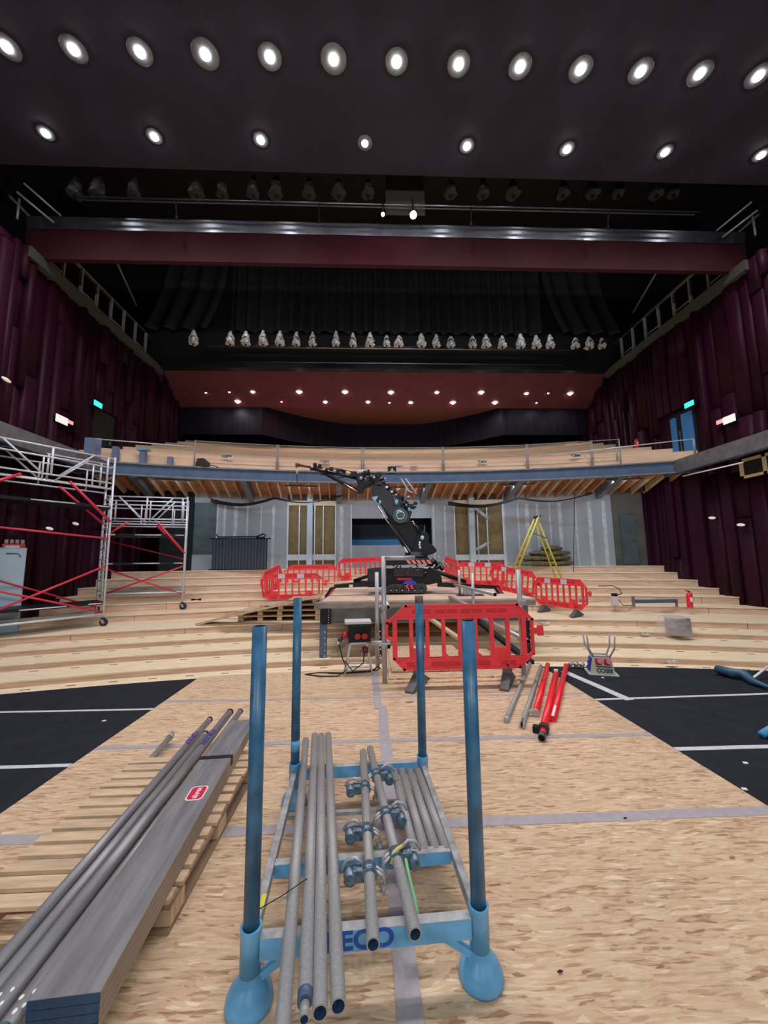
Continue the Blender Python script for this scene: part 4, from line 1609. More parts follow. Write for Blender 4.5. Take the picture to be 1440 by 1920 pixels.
rnd = random.Random(2)
for i in range(26):
    c = cp(rnd.uniform(726, 798), rnd.uniform(1060, 1078))
    mb.tube((c[0], -0.38, c[1]), (c[0] + rnd.uniform(-0.08, 0.08), -0.42, c[1] + rnd.uniform(-0.05, 0.05)), 0.016, rnd.choice([M_BLKG, M_BLKM, M_BLKM, M_FIT]), 6)
mb.build('chassis_fittings', CRN)
# small shackle lying on the platform
mb = MB()
for q in range(5):
    c = aty(688 + q * 5, 1116, 9.6)
    mb.tube((c.x, 9.4, PZ + 0.02), (c.x + 0.05, 9.45, PZ + 0.03), 0.02, M_STEELG, 6)
tag(mb.build('chain'), 'short grey chain lying on the platform left of the crane track', 'chain')
mb = MB()
M = Matrix.Translation((2.35, 9.1, PZ + 0.001))
mb.box((-0.3, -0.12, 0), (0.3, 0.1, 0.02), M_BLKM, M)
mb.cbox((0.0, 0.0, 0.08), (0.16, 0.1, 0.12), M_GALV, M)
mb.cbox((-0.12, 0.0, 0.12), (0.07, 0.07, 0.2), M_GALV, M)
tag(mb.build('jack_base'), 'steel jack base standing on the right front of the platform', 'jack')


# ================================================================== aluminium towers
def tower(label, A, B, run, H, decks, guard, gz, group='aluminium scaffold towers'):
    """A,B: right-end uprights (near, far); run: vector to the left end frame; gz: ground z of A,B,A',B'"""
    A = Vector((A[0], A[1], 0))
    B = Vector((B[0], B[1], 0))
    run = Vector((run[0], run[1], 0))
    base = A.copy()
    t = thing('scaffold_tower', label, 'scaffold', base, 0, group)
    C = [A - base, B - base, A + run - base, B + run - base]
    zt = gz[0] + H
    z0 = max(gz) + 0.30
    r = 0.026
    for i0, i1 in ((0, 1), (2, 3)):
        mb = MB()
        for i in (i0, i1):
            mb.tube(C[i] + Vector((0, 0, gz[i] + 0.2)), C[i] + Vector((0, 0, zt)), r, M_ALU, 10)
        z = z0
        while z < zt - 0.05:
            mb.tube(C[i0] + Vector((0, 0, z)), C[i1] + Vector((0, 0, z)), 0.019, M_ALU, 8)
            z += 0.28
        q = C[i0].lerp(C[i1], 0.42)
        mb.tube(q + Vector((0, 0, z0)), q + Vector((0, 0, zt - 1.3)), 0.018, M_ALU, 8)
        mb.build('end_frame', t)
    up = Vector((0, 0, 1))
    # guardrail frames along both long sides
    for (i, j) in ((0, 2), (1, 3)):
        mb = MB()
        a, b = C[i], C[j]
        for z in (zt - 0.05, zt - 0.30, zt - 0.72, zt - 0.88):
            mb.tube(a + up * z, b + up * z, 0.022, M_ALU, 8)
        for u in (0.06, 0.5, 0.94):
            mb.tube(a.lerp(b, u) + up * (zt - 0.05), a.lerp(b, u) + up * (zt - 0.72), 0.026, M_ALU, 8)
        for u in (0.12, 0.5):
            mb.tube(a.lerp(b, u + 0.06) + up * (zt - 0.3), a.lerp(b, u + 0.06) + up * (zt - 0.88), 0.02, M_ALU, 8)
        mb.tube(a.lerp(b, 0.18) + up * (zt - 0.05), a.lerp(b, 0.44) + up * (zt - 0.72), 0.024, M_ALU, 8)
        mb.tube(a.lerp(b, 0.84) + up * (zt - 0.05), a.lerp(b, 0.56) + up * (zt - 0.72), 0.024, M_ALU, 8)
        mb.build('guardrail', t)
    # red diagonal braces
    for (i, j, za, zb_, r_) in guard:
        mb = MB()
        mb.tube(C[i] + up * za, C[i].lerp(C[j], 1.0) + up * zb_, r_, M_REDBAR, 8)
        mb.build('brace', t)
    for (i, j, za, u1, zb_) in ((0, 2, zt - 1.75, 0.36, zt - 0.82), (2, 0, zt - 1.3, 0.3, zt - 0.80), (1, 3, zt - 1.75, 0.4, zt - 0.85)):
        mb = MB()
        mb.tube(C[i] + up * za, C[i].lerp(C[j], u1) + up * zb_, 0.036, M_REDBAR, 8)
        mb.build('toe_brace', t)
    # decks
    for z in decks:
        mb = MB()
        c = [C[0], C[1], C[3], C[2]]
        vs = [p + up * z for p in c] + [p + up * (z + 0.07) for p in c]
        mb.add(vs, [(0, 3, 2, 1), (4, 5, 6, 7), (0, 1, 5, 4), (1, 2, 6, 5), (2, 3, 7, 6), (3, 0, 4, 7)], M_BLKM)
        dk = mb.build('deck', t)
        out = (C[0] - C[1]).normalized() * 0.03
        for u0, u1 in ((0.02, 0.13), (0.30, 0.62), (0.85, 0.97)):
            mb = MB()
            mb.tube(C[0].lerp(C[2], u0) + up * (z + 0.035) + out, C[0].lerp(C[2], u1) + up * (z + 0.035) + out, 0.016, M_ALU, 6)
            mb.build('deck_trim', dk)
    for (i, j) in ((0, 2), (1, 3)):
        mb = MB()
        mb.tube(C[i] + up * (z0 - 0.0), C[j] + up * (z0 - 0.0), 0.026, M_ALU, 8)
        mb.build('base_rail', t)
    for i in range(4):
        p = C[i]
        g = gz[i]
        mb = MB()
        mb.tube(p + up * (g + 0.15), p + up * (g + 0.30), 0.016, M_BLKM, 8)
        mb.cbox((p.x, p.y, g + 0.19), (0.07, 0.07, 0.05), M_BLKM)
        mb.prism([(p.x - 0.03, g + 0.18), (p.x + 0.03, g + 0.18), (p.x + 0.06, g + 0.09), (p.x + 0.0, g + 0.08)], p.y - 0.045, p.y - 0.035, M_GALV, 'xz')
        cs = mb.build('castor', t)
        mb = MB()
        mb.tube((p.x + 0.03, p.y - 0.02, g + 0.1), (p.x + 0.03, p.y + 0.02, g + 0.1), 0.1, M_RUBBER, 20)
        mb.tube((p.x + 0.03, p.y - 0.026, g + 0.1), (p.x + 0.03, p.y + 0.026, g + 0.1), 0.035, M_GALV, 12)
        mb.build('wheel', cs)
    return t


tower('tall aluminium scaffold tower with red braces at the far left, nearer one', (-6.88, 10.42), (-7.45, 11.0), (-1.5, -2.2), 4.45, (3.05, 0.55),
      ((0, 2, 1.55, 0.32, 0.026), (2, 0, 1.25, 0.35, 0.024), (1, 3, 0.42, 1.5, 0.022), (0, 2, 2.25, 2.45, 0.024)), (0.0, 0.0, 0.0, 0.0))
tower('smaller aluminium scaffold tower with red braces behind the nearer one', (-5.68, 12.1), (-6.05, 12.95), (-2.15, -0.55), 3.45, (2.4, 1.55),
      ((0, 2, 1.5, 0.65, 0.024), (2, 0, 1.5, 0.65, 0.024), (1, 3, 1.7, 2.3, 0.022)), (0.19, 0.417, 0.19, 0.19))

# pale cabinet at the far left edge and the bits on it
t = thing('metal_cabinet', 'tall pale blue cabinet with a handle recess at the far left edge', 'cabinet', (-8.70, 9.75, 0.0), 0.7)
mb = MB()
mb.box((-0.25, -0.24, 0), (0.25, 0.2, 2.0), M_FRIDGE)
mb.build('body', t, 0.01)
mb = MB()
mb.box((-0.24, -0.27, 0.62), (0.24, -0.243, 1.98), M_FRIDGE)
dr = mb.build('door', t, 0.008)
mb = MB()
mb.path([(-0.1, -0.285, 1.86), (0.10, -0.285, 1.86), (0.16, -0.285, 1.78)], 0.012, MATS['blue_steel'], 6)
mb.build('handle', dr)
mb = MB()
mb.box((-0.24, -0.27, 0.02), (0.24, -0.243, 0.58), M_FRIDGE)
mb.build('drawer_front', t, 0.008)
t = thing('battery_box', 'small red and white box standing on top of the pale cabinet', 'box', (-8.66, 9.72, 2.001), 0.7)
mb = MB()
mb.box((-0.2, -0.14, 0.0), (0.2, 0.14, 0.09), M_REDD)
mb.box((-0.15, -0.142, 0.0), (0.1, -0.14, 0.05), M_WHITE)
mb.build('base', t, 0.004)
mb = MB()
for q in range(4):
    mb.cbox((-0.14 + q * 0.095, 0, 0.15), (0.07, 0.1, 0.1), mat('pinkish_white', (0.6, 0.5, 0.48), 0.5))
mb.build('jars', t, 0.01)
mb = MB()
mb.prism([(-8.6, -0.0), (-8.2, 0.0), (-8.2, 0.2), (-8.6, 0.24)], 8.2, 8.9, mat('dark_red_crate', (0.2, 0.02, 0.02), 0.6), 'xz')
tag(mb.build('red_crate'), 'low dark red crate at the far left edge on the deck', 'crate')
# ================================================================== power boxes
def power_box(label, loc, rotz, flip, txt):
    t = thing('power_distribution_box', label, 'power box', loc, rotz)
    # body: tapered box with its wide rim plate; flip = standing upside down with legs in the air
    mb = MB()
    a, b, h = 0.155, 0.115, 0.235
    y = 0.12
    vs = [(-a, -y, 0.02), (a, -y, 0.02), (a, y, 0.02), (-a, y, 0.02), (-b, -y + 0.03, h), (b, -y + 0.03, h), (b, y - 0.03, h), (-b, y - 0.03, h)]
    mb.add(vs, [(0, 3, 2, 1), (4, 5, 6, 7), (0, 1, 5, 4), (1, 2, 6, 5), (2, 3, 7, 6), (3, 0, 4, 7)], M_CREAM)
    body = mb.build('body', t, 0.006)
    mb = MB()
    mb.box((-0.19, -0.16, 0.0), (0.19, 0.16, 0.02), M_CREAM)
    mb.build('rim_plate', t, 0.004)
    sl = math.atan2(0.03, h - 0.02)
    F = Matrix.Translation((0, -y - 0.002, 0.02)) @ Matrix.Rotation(-sl, 4, 'X')
    for i, x in enumerate((-0.045, 0.065)):
        mb = MB()
        mb.cbox((x, 0.0, 0.155), (0.08, 0.02, 0.085), M_SOCKR, F)
        mb.tube((x + 0.012, -0.005, 0.16), (x + 0.012, -0.04, 0.165), 0.034, mat('socket_cap', (0.6, 0.12, 0.14), 0.3), 16, M=F)
        s_ = mb.build('socket', t, 0.003)
    mb = MB()
    for q in range(2):
        for r_ in range(3):
            mb.cbox((-0.15 + 0.009 * r_ * 1.6, -0.055 + 0.08 * q + 0.012, 0.065 + 0.062 * r_), (0.02, 0.065, 0.055), M_SOCKB)
            mb.tube((-0.158 + 0.0144 * r_, -0.055 + 0.08 * q + 0.012, 0.065 + 0.062 * r_), (-0.175 + 0.0144 * r_, -0.055 + 0.08 * q + 0.012, 0.065 + 0.062 * r_), 0.022, M_SOCKB, 10)
    sb = mb.build('blue_sockets', t, 0.002)
    sb['label'] = 'blue sockets'
    if txt:
        text(txt, 'lettering', 0.075, M_LEADTXT, body, F @ Matrix.Translation((0.02, -0.004, 0.045)) @ Matrix.Rotation(math.pi / 2, 4, 'X') @ Matrix.Rotation(math.pi, 4, 'Z') @ Matrix.Diagonal((1.0, 1, 1, 1)), 0.0006, 0.003)
        mb = MB()
        mb.box((-0.08, -0.002, 0.083), (0.12, 0.001, 0.1), M_LEADTXT, F)
        mb.build('small_print', body)
    for sx in (-1, 1):
        for sy in (-1, 1):
            mb = MB()
            mb.path([(sx * 0.10, sy * 0.08, h - 0.01), (sx * 0.125, sy * 0.095, h + 0.05), (sx * 0.16, sy * 0.12, h + 0.12), (sx * 0.175, sy * 0.13, h + 0.29)], 0.011, M_GALV2, 8)
            mb.build('leg', t)
    mb = MB()
    for sy in (-1, 1):
        mb.tube((-0.10, sy * 0.08, h + 0.008), (0.10, sy * 0.08, h + 0.008), 0.010, M_GALV2, 8)
    for sx in (-1, 1):
        mb.tube((sx * 0.10, -0.08, h + 0.008), (sx * 0.10, 0.08, h + 0.008), 0.010, M_GALV2, 8)
    mb.build('leg_frame', t)
    return t


power_box('cream power box standing upside down, legs in the air, on the black floor', (3.26, 5.55, -0.011), -0.32, True, 'RECO')
# upright one on a tubular stand below the platform
t = thing('power_distribution_stand', 'dark power box with red sockets on a grey tube stand in front of the platform', 'power box', (-0.17, 5.80, 0.0), 0.08)
for sy in (-1, 1):
    mb = MB()
    y = sy * 0.10
    mb.path([(-0.20, y * 1.3, 0.0), (-0.12, y, 0.40), (-0.11, y, 0.43), (0.11, y, 0.43), (0.12, y, 0.40), (0.19, y * 1.3, 0.0)], 0.012, M_ALU, 8)
    mb.tube((-0.175, y * 1.2, 0.10), (0.17, y * 1.2, 0.10), 0.010, M_ALU, 8)
    mb.build('stand_frame', t)
mb = MB()
mb.box((-0.15, -0.12, 0.44), (0.17, 0.12, 0.66), M_BLKM)
mb.build('body', t, 0.01)
mb = MB()
mb.box((-0.20, -0.16, 0.70), (0.18, 0.14, 0.735), mat('pale_lid', (0.6, 0.58, 0.62), 0.5))
mb.build('lid', t, 0.004)
mb = MB()
mb.box((-0.12, -0.1, 0.65), (0.14, 0.1, 0.70), M_LEADTXT)
mb.build('lid_support', t)
for x in (-0.02, 0.08):
    mb = MB()
    mb.tube((x, -0.12, 0.535), (x, -0.17, 0.53), 0.042, M_SOCKR, 16)
    mb.build('socket', t)
mb = MB()
mb.tube((-0.15, -0.05, 0.57), (-0.24, -0.08, 0.51), 0.045, M_SOCKR, 14)
mb.tube((-0.24, -0.08, 0.51), (-0.28, -0.09, 0.46), 0.03, M_LEADTXT, 12)
mb.ball((-0.29, -0.10, 0.44), 0.018, M_WHITE, 8)
mb.build('plug', t)
mb = MB()
mb.tube((0.09, -0.13, 0.38), (0.09, -0.13, 0.30), 0.045, mat('dark_red_plug', (0.12, 0.01, 0.02), 0.4), 12)
mb.build('plug', t)
mb = MB()
mb.path([(-0.45, 5.7, 0.45), (-0.40, 5.68, 0.25), (-0.33, 5.66, 0.08), (-0.45, 5.60, 0.01), (-0.7, 5.62, 0.01), (-0.92, 5.72, 0.01), (-0.75, 5.80, 0.01), (-0.4, 5.76, 0.01), (0.1, 5.86, 0.012), (0.15, 5.95, 0.02)], 0.008, M_BLKM, 6)
mb.path([(-0.08, 5.68, 0.30), (-0.10, 5.66, 0.16), (-0.25, 5.65, 0.06), (-0.36, 5.66, 0.2)], 0.008, M_BLKM, 6)
mb.path([(-0.6, 5.76, 0.01), (-0.3, 5.72, 0.012), (0.0, 5.78, 0.012), (0.12, 5.9, 0.05)], 0.008, M_BLKM, 6)
tag(mb.build('power_cable'), 'black cables looped on the floor under the power stand', 'cable')

# ================================================================== props and tubes on the right of the floor
tp = [((1.345, 3.98), (2.42, 5.98), 'leftmost grey tube lying on the chipboard right of the stillage'),
      ((1.455, 3.86), (2.52, 5.82), 'second grey tube with a slotted end lying beside the red props')]
for i, (a, b, lab) in enumerate(tp):
    a3 = Vector((a[0], a[1], 0.026))
    b3 = Vector((b[0], b[1], 0.026))
    t = thing('steel_pole', lab, 'pole', a3, 0, 'grey tubes beside the red props')
    mb = MB()
    mb.tube((0, 0, 0), b3 - a3, 0.025, M_GALV2, 16, hollow=M_BLACK)
    mb.build('tube', t)
    M = frame((0, 0, 0), b3 - a3)
    mb = MB()
    if i == 0:
        mb.ball((0.0, 0, 0.0), 0.027, M_GALV, 10, (1.3, 1, 0.9), M)
        mb.tube((-0.03, 0, -0.0), (0.07, 0, 0), 0.0265, M_GALV, 12, M=M)
    else:
        mb.box((-0.05, -0.024, -0.02), (0.02, -0.01, 0.024), M_GALV, M)
        mb.box((-0.05, 0.01, -0.02), (0.02, 0.024, 0.024), M_GALV, M)
        mb.box((-0.02, -0.004, 0.02), (0.09, 0.004, 0.0265), M_BLACK, M)
    mb.build('end_fitting', t)
rp = [((1.70, 4.12), (2.64, 5.86), 0.033, 'leftmost red prop lying on the chipboard'),
      ((1.60, 3.72), (2.54, 5.40), 0.036, 'middle red prop with a black collar and rubber end, nearest the camera'),
      ((1.80, 3.95), (2.88, 5.78), 0.033, 'rightmost red prop lying against the other two')]
for i, (a, b, r, lab) in enumerate(rp):
    z = 0.034 if i != 1 else 0.038
    a3 = Vector((a[0], a[1], z))
    b3 = Vector((b[0], b[1], z))
    t = thing('red_prop', lab, 'prop', a3, 0, 'red props on the floor')
    L = (b3 - a3).length
    M = frame((0, 0, 0), b3 - a3)
    mb = MB()
    mb.tube((0, 0, 0), (L, 0, 0), r, M_REDPROP, 18, M=M)
    mb.tube((L - 0.001, 0, 0), (L + 0.02, 0, 0), r * 0.5, M_REDPROP, 12, M=M)
    mb.build('tube', t)
    mb = MB()
    if i == 0:
        mb.tube((-0.04, 0, 0), (0.0, 0, 0), r * 1.1, M_GALV, 12, M=M)
        mb.cbox((-0.03, 0.04, 0.01), (0.05, 0.05, 0.02), M_GALV, M)
    elif i == 1:
        mb.tube((-0.03, 0, 0), (0.03, 0, 0), r * 1.35, M_RUBBER, 18, M=M)
        mb.tube((-0.12, 0, -0.003), (-0.03, 0, 0), r * 0.75, M_REDPROP, 14, M=M)
        mb.tube((-0.20, 0, -0.004), (-0.12, 0, -0.003), r * 0.9, M_RUBBERG, 16, hollow=M_BLACK, M=M)
        mb.cbox((-0.01, 0.07, -0.006), (0.07, 0.045, 0.05), M_BLKM, M)
    else:
        mb.box((-0.02, -0.012, r - 0.004), (0.28, 0.012, r + 0.002), M_WHITE, M)
        mb.tube((L - 0.02, 0.0, 0.0), (L + 0.0, 0.0, 0.0), r * 1.1, M_REDPROP, 12, M=M)
    mb.build('end_fitting', t)
    if i == 1:
        mb = MB()
        mb.cbox((L + 0.01, 0, 0.03), (0.05, 0.05, 0.04), M_WHITE, M)
        mb.build('white_cap', t)
t = thing('scaffold_coupler', 'loose scaffold couplers lying on the floor at the far end of the red props', 'coupler', (3.0, 5.82, 0.0))
mb = MB()
for q in range(3):
    mb.tube((q * 0.07 - 0.05, -0.03 * q, 0.03), (q * 0.07, 0.03 - 0.03 * q, 0.05), 0.03, M_GALV, 10)
    mb.tube((q * 0.07, 0, 0.04), (q * 0.07 + 0.02, 0.02, 0.09), 0.008, M_GALV, 6)
mb.build('clamp_body', t)

# blue padded trolley handle at the far right edge
t = thing('blue_hose', 'blue padded hose lying on the black floor at the far right', 'hose', atz(1345, 1257, 0.03))
b0_ = atz(1345, 1257, 0.03)
pts = [atz(1345, 1255, 0.05), atz(1375, 1262, 0.06), atz(1395, 1264, 0.06), atz(1412, 1278, 0.03), atz(1440, 1288, 0.03), atz(1475, 1292, 0.03)]
mb = MB()
mb.path([p - b0_ for p in pts], [0.055, 0.06, 0.06, 0.045, 0.02, 0.018], mat('faded_blue', (0.03, 0.10, 0.17), 0.5), 12)
mb.build('padded_tube', t)
mb = MB()
mb.path([atz(1408, 1274, 0.02) - b0_, atz(1440, 1250, 0.12) - b0_], 0.014, M_WHITE, 8)
mb.build('white_rod', t)
t2 = tag(MB().path([atz(1428, 1377, 0.02), atz(1470, 1352, 0.05)], 0.03, M_STAIN, 10).build('blue_trolley'), 'end of a light blue handle poking in at the right edge of the black floor', 'trolley')
# crumbs and scraps on the floor
for (px, py, lab) in ((195, 1352, 'white paper scrap on the black floor at left'), (1397, 1431, 'white scrap on the black floor at right, upper one'), (1395, 1480, 'white scrap on the black floor at right, lower one'), (1130, 1271, 'white speck on the black floor below the power box')):
    p = atz(px, py, -0.01)
    mb = MB()
    mb.prism([(-0.02, -0.01), (0.015, -0.015), (0.022, 0.008), (-0.01, 0.014)], 0, 0.006, M_WHITE, 'xy')
    tag(mb.build('paper_scrap', None, 0, p), lab, 'scrap')
for (px, py, s, lab, m) in ((1050, 1822, 0.012, 'small dark leaf-shaped chip on the chipboard near the front', M_BLKM), (1372, 1607, 0.018, 'dark red-brown wood chip on the chipboard at right', M_JOIST), (768, 1316, 0.05, 'curled dark offcut on the chipboard beyond the stillage', M_OLDTIMB), (1172, 1534, 0.012, 'dark splinter lying on the near grey tape at right', M_BLKM)):
    p = atz(px, py, 0.004)
    mb = MB()
    mb.prism([(-s, -s * 0.2), (0, -s * 0.45), (s, 0.0), (0.1 * s, s * 0.4)], 0, 0.004, m, 'xy')
    tag(mb.build('wood_chip', None, 0, p), lab, 'chip')

# ================================================================== items on the tiers
def extinguisher(label, loc, s=1.0):
    t = thing('fire_extinguisher', label, 'extinguisher', loc)
    mb = MB()
    mb.lathe([(0.085 * s, 0.0), (0.09 * s, 0.02 * s), (0.09 * s, 0.40 * s), (0.075 * s, 0.46 * s), (0.035 * s, 0.50 * s), (0.03 * s, 0.53 * s)], M_REDPROP, 20)
    mb.build('cylinder', t)
    mb = MB()
    mb.cbox((0, 0, 0.55 * s), (0.05 * s, 0.05 * s, 0.05 * s), M_BLKM)
    mb.path([(-0.02 * s, 0, 0.57 * s), (-0.08 * s, 0, 0.60 * s), (-0.12 * s, 0, 0.57 * s)], 0.012 * s, M_BLKM, 6)
    mb.path([(0.03 * s, 0, 0.55 * s), (0.11 * s, 0, 0.52 * s), (0.12 * s, 0, 0.35 * s), (0.10 * s, -0.03 * s, 0.2 * s)], 0.014 * s, M_REDD, 6)
    mb.build('valve', t)
    mb = MB()
    mb.box((-0.04 * s, -0.094 * s, 0.2 * s), (0.045 * s, -0.082 * s, 0.36 * s), M_WHITE)
    mb.build('label_plate', t)
    return t


extinguisher('red fire extinguisher standing on the tiers at right', (9.0, 10.72, 0.191), 0.8)
RB_ = 28.6
best = None
for k_ in range(8):
    ra_ = RB_ + 0.25 + k_ * (35.4 - RB_ - 0.25) / 7
    zb_ = 4.78 + (7.66 - 4.78) * (k_ + 1) / 8
    p_ = Vector((10.55, ay(10.55, ra_) + 0.12, zb_)) - CAM_POS
    py_ = 960 - 720 * p_.dot(CU) / p_.dot(CF)
    if k_ == 2:
        best = (0, p_ + CAM_POS)
pe = best[1]
extinguisher('red fire extinguisher on the right end of the balcony steps', (pe.x, pe.y, pe.z + 0.001), 0.75)
mb = MB()
p = aty(1300, 1125, 10.9)
mb.box((7.55, 10.95, 0.30), (8.85, 11.0, 0.40), M_STEELB)
mb.box((7.52, 10.93, 0.20), (7.57, 11.0, 0.5), M_STEELG)
mb.box((8.8, 10.95, 0.191), (8.84, 11.0, 0.30), M_STEELG)
tag(mb.build('blue_bracket'), 'dark blue steel angle lying on the tier left of the fire extinguisher', 'bracket')
# bagged block
t = thing('wrapped_block', 'grey block in a crumpled clear plastic bag on the tiers at right', 'package', (7.05, 8.95, -0.164), 0.1)
mb = MB()
mb.box((-0.04, -0.18, 0.0), (0.30, 0.18, 0.36), mat('grey_block', (0.26, 0.25, 0.28), 0.7, var=0.3, scale=12))
mb.box((-0.04, -0.18, 0.36), (0.30, 0.18, 0.37), mat('pale_paper', (0.55, 0.53, 0.56), 0.6))
mb.build('block', t)
mb = MB()
rnd = random.Random(5)
vs = []
for j in range(7):
    for i in range(14):
        a = 2 * math.pi * i / 14
        u = j / 6
        rr = (0.44 - 0.12 * u) * (1 + rnd.uniform(-0.14, 0.14))
        vs.append((0.0 + rr * math.cos(a) * 0.95, rr * math.sin(a) * 0.75, 0.005 + 0.37 * u + rnd.uniform(-0.01, 0.02) * (j > 0)))
fs = [(j * 14 + i, j * 14 + (i + 1) % 14, (j + 1) * 14 + (i + 1) % 14, (j + 1) * 14 + i) for j in range(6) for i in range(14)]
mb.add(vs, fs + [tuple(range(84, 98))], M_PLASTICBAG, True)
mb.build('plastic_bag', t)
# white controller with dark cable
t = thing('cable_controller', 'small white box with a dark top and trailing cable on the tiers', 'controller', (7.25, 11.35, 0.191))
mb = MB()
mb.cbox((0, 0, 0.15), (0.16, 0.14, 0.26), mat('dull_white', (0.6, 0.6, 0.58), 0.5))
mb.build('body', t, 0.015)
mb = MB()
mb.cbox((0.0, 0, 0.32), (0.12, 0.12, 0.09), M_BLKM)
mb.path([(0.04, 0, 0.30), (0.3, 0.1, 0.34), (0.36, 0.3, 0.47), (0.22, 0.42, 0.56), (-0.2, 0.45, 0.55)], 0.012, M_BLKM, 6)
mb.path([(0.06, -0.02, 0.25), (0.14, -0.05, 0.10), (0.22, -0.05, 0.012), (0.5, -0.03, 0.012)], 0.010, M_BLKM, 6)
mb.build('cable', t)
for (px, py, z, lab) in ((1022, 1170, -0.12, 'clear plastic scrap on the tier right of the near barrier'), (1210, 1191, -0.25, 'small clear plastic bag on the tier, centre right'), (1260, 1243, -0.45, 'small clear plastic bag low on the tiers at right'), (1093, 1127, 0.24, 'small grey tool on the tier right of the red barriers')):
    p = atz(px, py, z)
    mb = MB()
    rnd = random.Random(px)
    for q in range(3):
        mb.ball((q * 0.07 - 0.07, rnd.uniform(-0.03, 0.03), 0.045), 0.06, M_SHEET if 'tool' not in lab else M_STEELG, 8, (1.1, 0.8, rnd.uniform(0.4, 0.8)))
    tag(mb.build('plastic_scrap' if 'tool' not in lab else 'hand_tool', None, 0, p + Vector((0, 0, -0.02))), lab, 'scrap' if 'tool' not in lab else 'tool')
p = aty(379, 1107, 12.9)
mb = MB()
mb.tube((-0.13, 0, 0), (0.13, 0, -0.0), 0.02, M_BLKM, 6)
mb.cbox((-0.1, 0, 0), (0.1, 0.05, 0.05), M_BLKM)
mb.cbox((0.12, 0, 0), (0.06, 0.05, 0.06), M_BLKM)
tag(mb.build('clamp_tool', None, 0, (p.x, 12.5, 0.45)), 'small black tool lying on the tier beside the rear scaffold tower', 'tool')

# ================================================================== stepladder, sacks, sheet rack
LD = thing('stepladder', 'yellow stepladder standing open on the upper tiers at right', 'ladder', (6.2, 13.8, 0.62))
la, lb2 = aty(1007, 969, 13.8), aty(966, 1068, 13.8)
lc = aty(1047, 1084, 13.8)
o = Vector((6.2, 13.8, 0.62))
for (bt, nm) in ((lb2, 'front_frame'), (lc, 'rear_frame')):
    mb = MB()
    for dy in (-0.22, 0.22):
        T = la + Vector((0, dy * 0.7, 0)) - o
        Bp = bt + Vector((0, dy, 0)) - o
        if nm == 'rear_frame':
            T.z -= 0.25
        Bp.z = max(Bp.z, 0.02 if nm == 'front_frame' else 0.0)
        mb.tube(T, Bp, 0.04 if nm == 'front_frame' else 0.03, M_YEL, 4)
    for q in range(1, 8):
        u = q / 8
        c1 = (la - o).lerp(bt - o, u)
        mb.tube(c1 + Vector((0, -0.18, 0)), c1 + Vector((0, 0.18, 0)), 0.018, M_ALU if nm == 'front_frame' else M_YEL, 6)
    mb.build(nm, LD)
mb = MB()
c1 = la - o
mb.cbox((c1.x, 0, c1.z), (0.14, 0.34, 0.04), M_BLKM)
mb.build('top_cap', LD)
mb = MB()
c1 = (la - o).lerp(lb2 - o, 0.32)
c2 = (la - o).lerp(lc - o, 0.36)
mb.tube(c1 + Vector((0, -0.2, 0)), c2 + Vector((0, -0.2, 0)), 0.012, M_BLKM, 6)
mb.build('spreader', LD)

rnd = random.Random(21)
k = 0
for (x0, x1, z, lab) in ((5.85, 8.1, 1.30, 'bottom'), (5.95, 8.0, 1.50, 'second'), (6.4, 8.0, 1.70, 'third'), (6.9, 7.7, 1.88, 'top')):
    mb = MB()
    vs = []
    n1, n2 = 20, 10
    for i in range(n1 + 1):
        u = i / n1
        for j in range(n2):
            a = 2 * math.pi * j / n2
            e = math.sin(math.pi * min(max(u, 0.04), 0.96)) ** 0.35
            vs.append((x0 + (x1 - x0) * u, 15.22 + 0.28 * math.cos(a) * e, z + 0.12 + 0.115 * math.sin(a) * e + rnd.uniform(-0.03, 0.03)))
    fs = [(i * n2 + j, i * n2 + (j + 1) % n2, (i + 1) * n2 + (j + 1) % n2, (i + 1) * n2 + j) for i in range(n1) for j in range(n2)]
    mb.add(vs, fs + [tuple(range(n2)), tuple(range(n1 * n2, (n1 + 1) * n2))], M_BAGOLIVE, True)
    tag(mb.build('brown_sack'), 'brown sack in the heap against the plasterboard behind the ladder, %s layer' % lab, 'sack', 'brown sacks against the rear wall')

t = thing('sheet_rack', 'dark rack of upright corrugated sheets against the plasterboard left of the glazing', 'rack', (-5.0, 15.1, 1.291), 0.12)
mb = MB()
vs = []
for i in range(121):
    x = -1.0 + 2.0 * i / 120
    yy = -0.06 + 0.05 * math.sin(i * 0.9)
    vs += [(x, yy, 0.02), (x, yy, 1.18)]
mb.add(vs, [(2 * i, 2 * i + 2, 2 * i + 3, 2 * i + 1) for i in range(120)], mat('dark_corrugated', (0.10, 0.12, 0.16), 0.4, metal=0.4), True)
mb.build('sheets', t)
mb = MB()
mb.tube((-1.1, -0.08, 1.2), (1.15, -0.08, 1.2), 0.02, M_BLKM, 8)
mb.tube((-1.1, -0.08, 0.03), (1.05, -0.08, 0.03), 0.02, M_BLKM, 8)
mb.tube((1.02, -0.1, 0.0), (1.02, -0.1, 1.2), 0.015, M_BLKM, 8)
mb.build('rack_frame', t)
mb = MB()
mb.path([(-0.85, -0.1, 1.36), (-0.8, -0.1, 1.26), (0.6, -0.1, 1.27), (0.85, -0.1, 1.38), (0.95, -0.1, 1.34), (0.92, -0.1, 1.25), (0.6, -0.1, 1.24)], 0.03, M_BLKM, 8)
mb.build('strap', t)

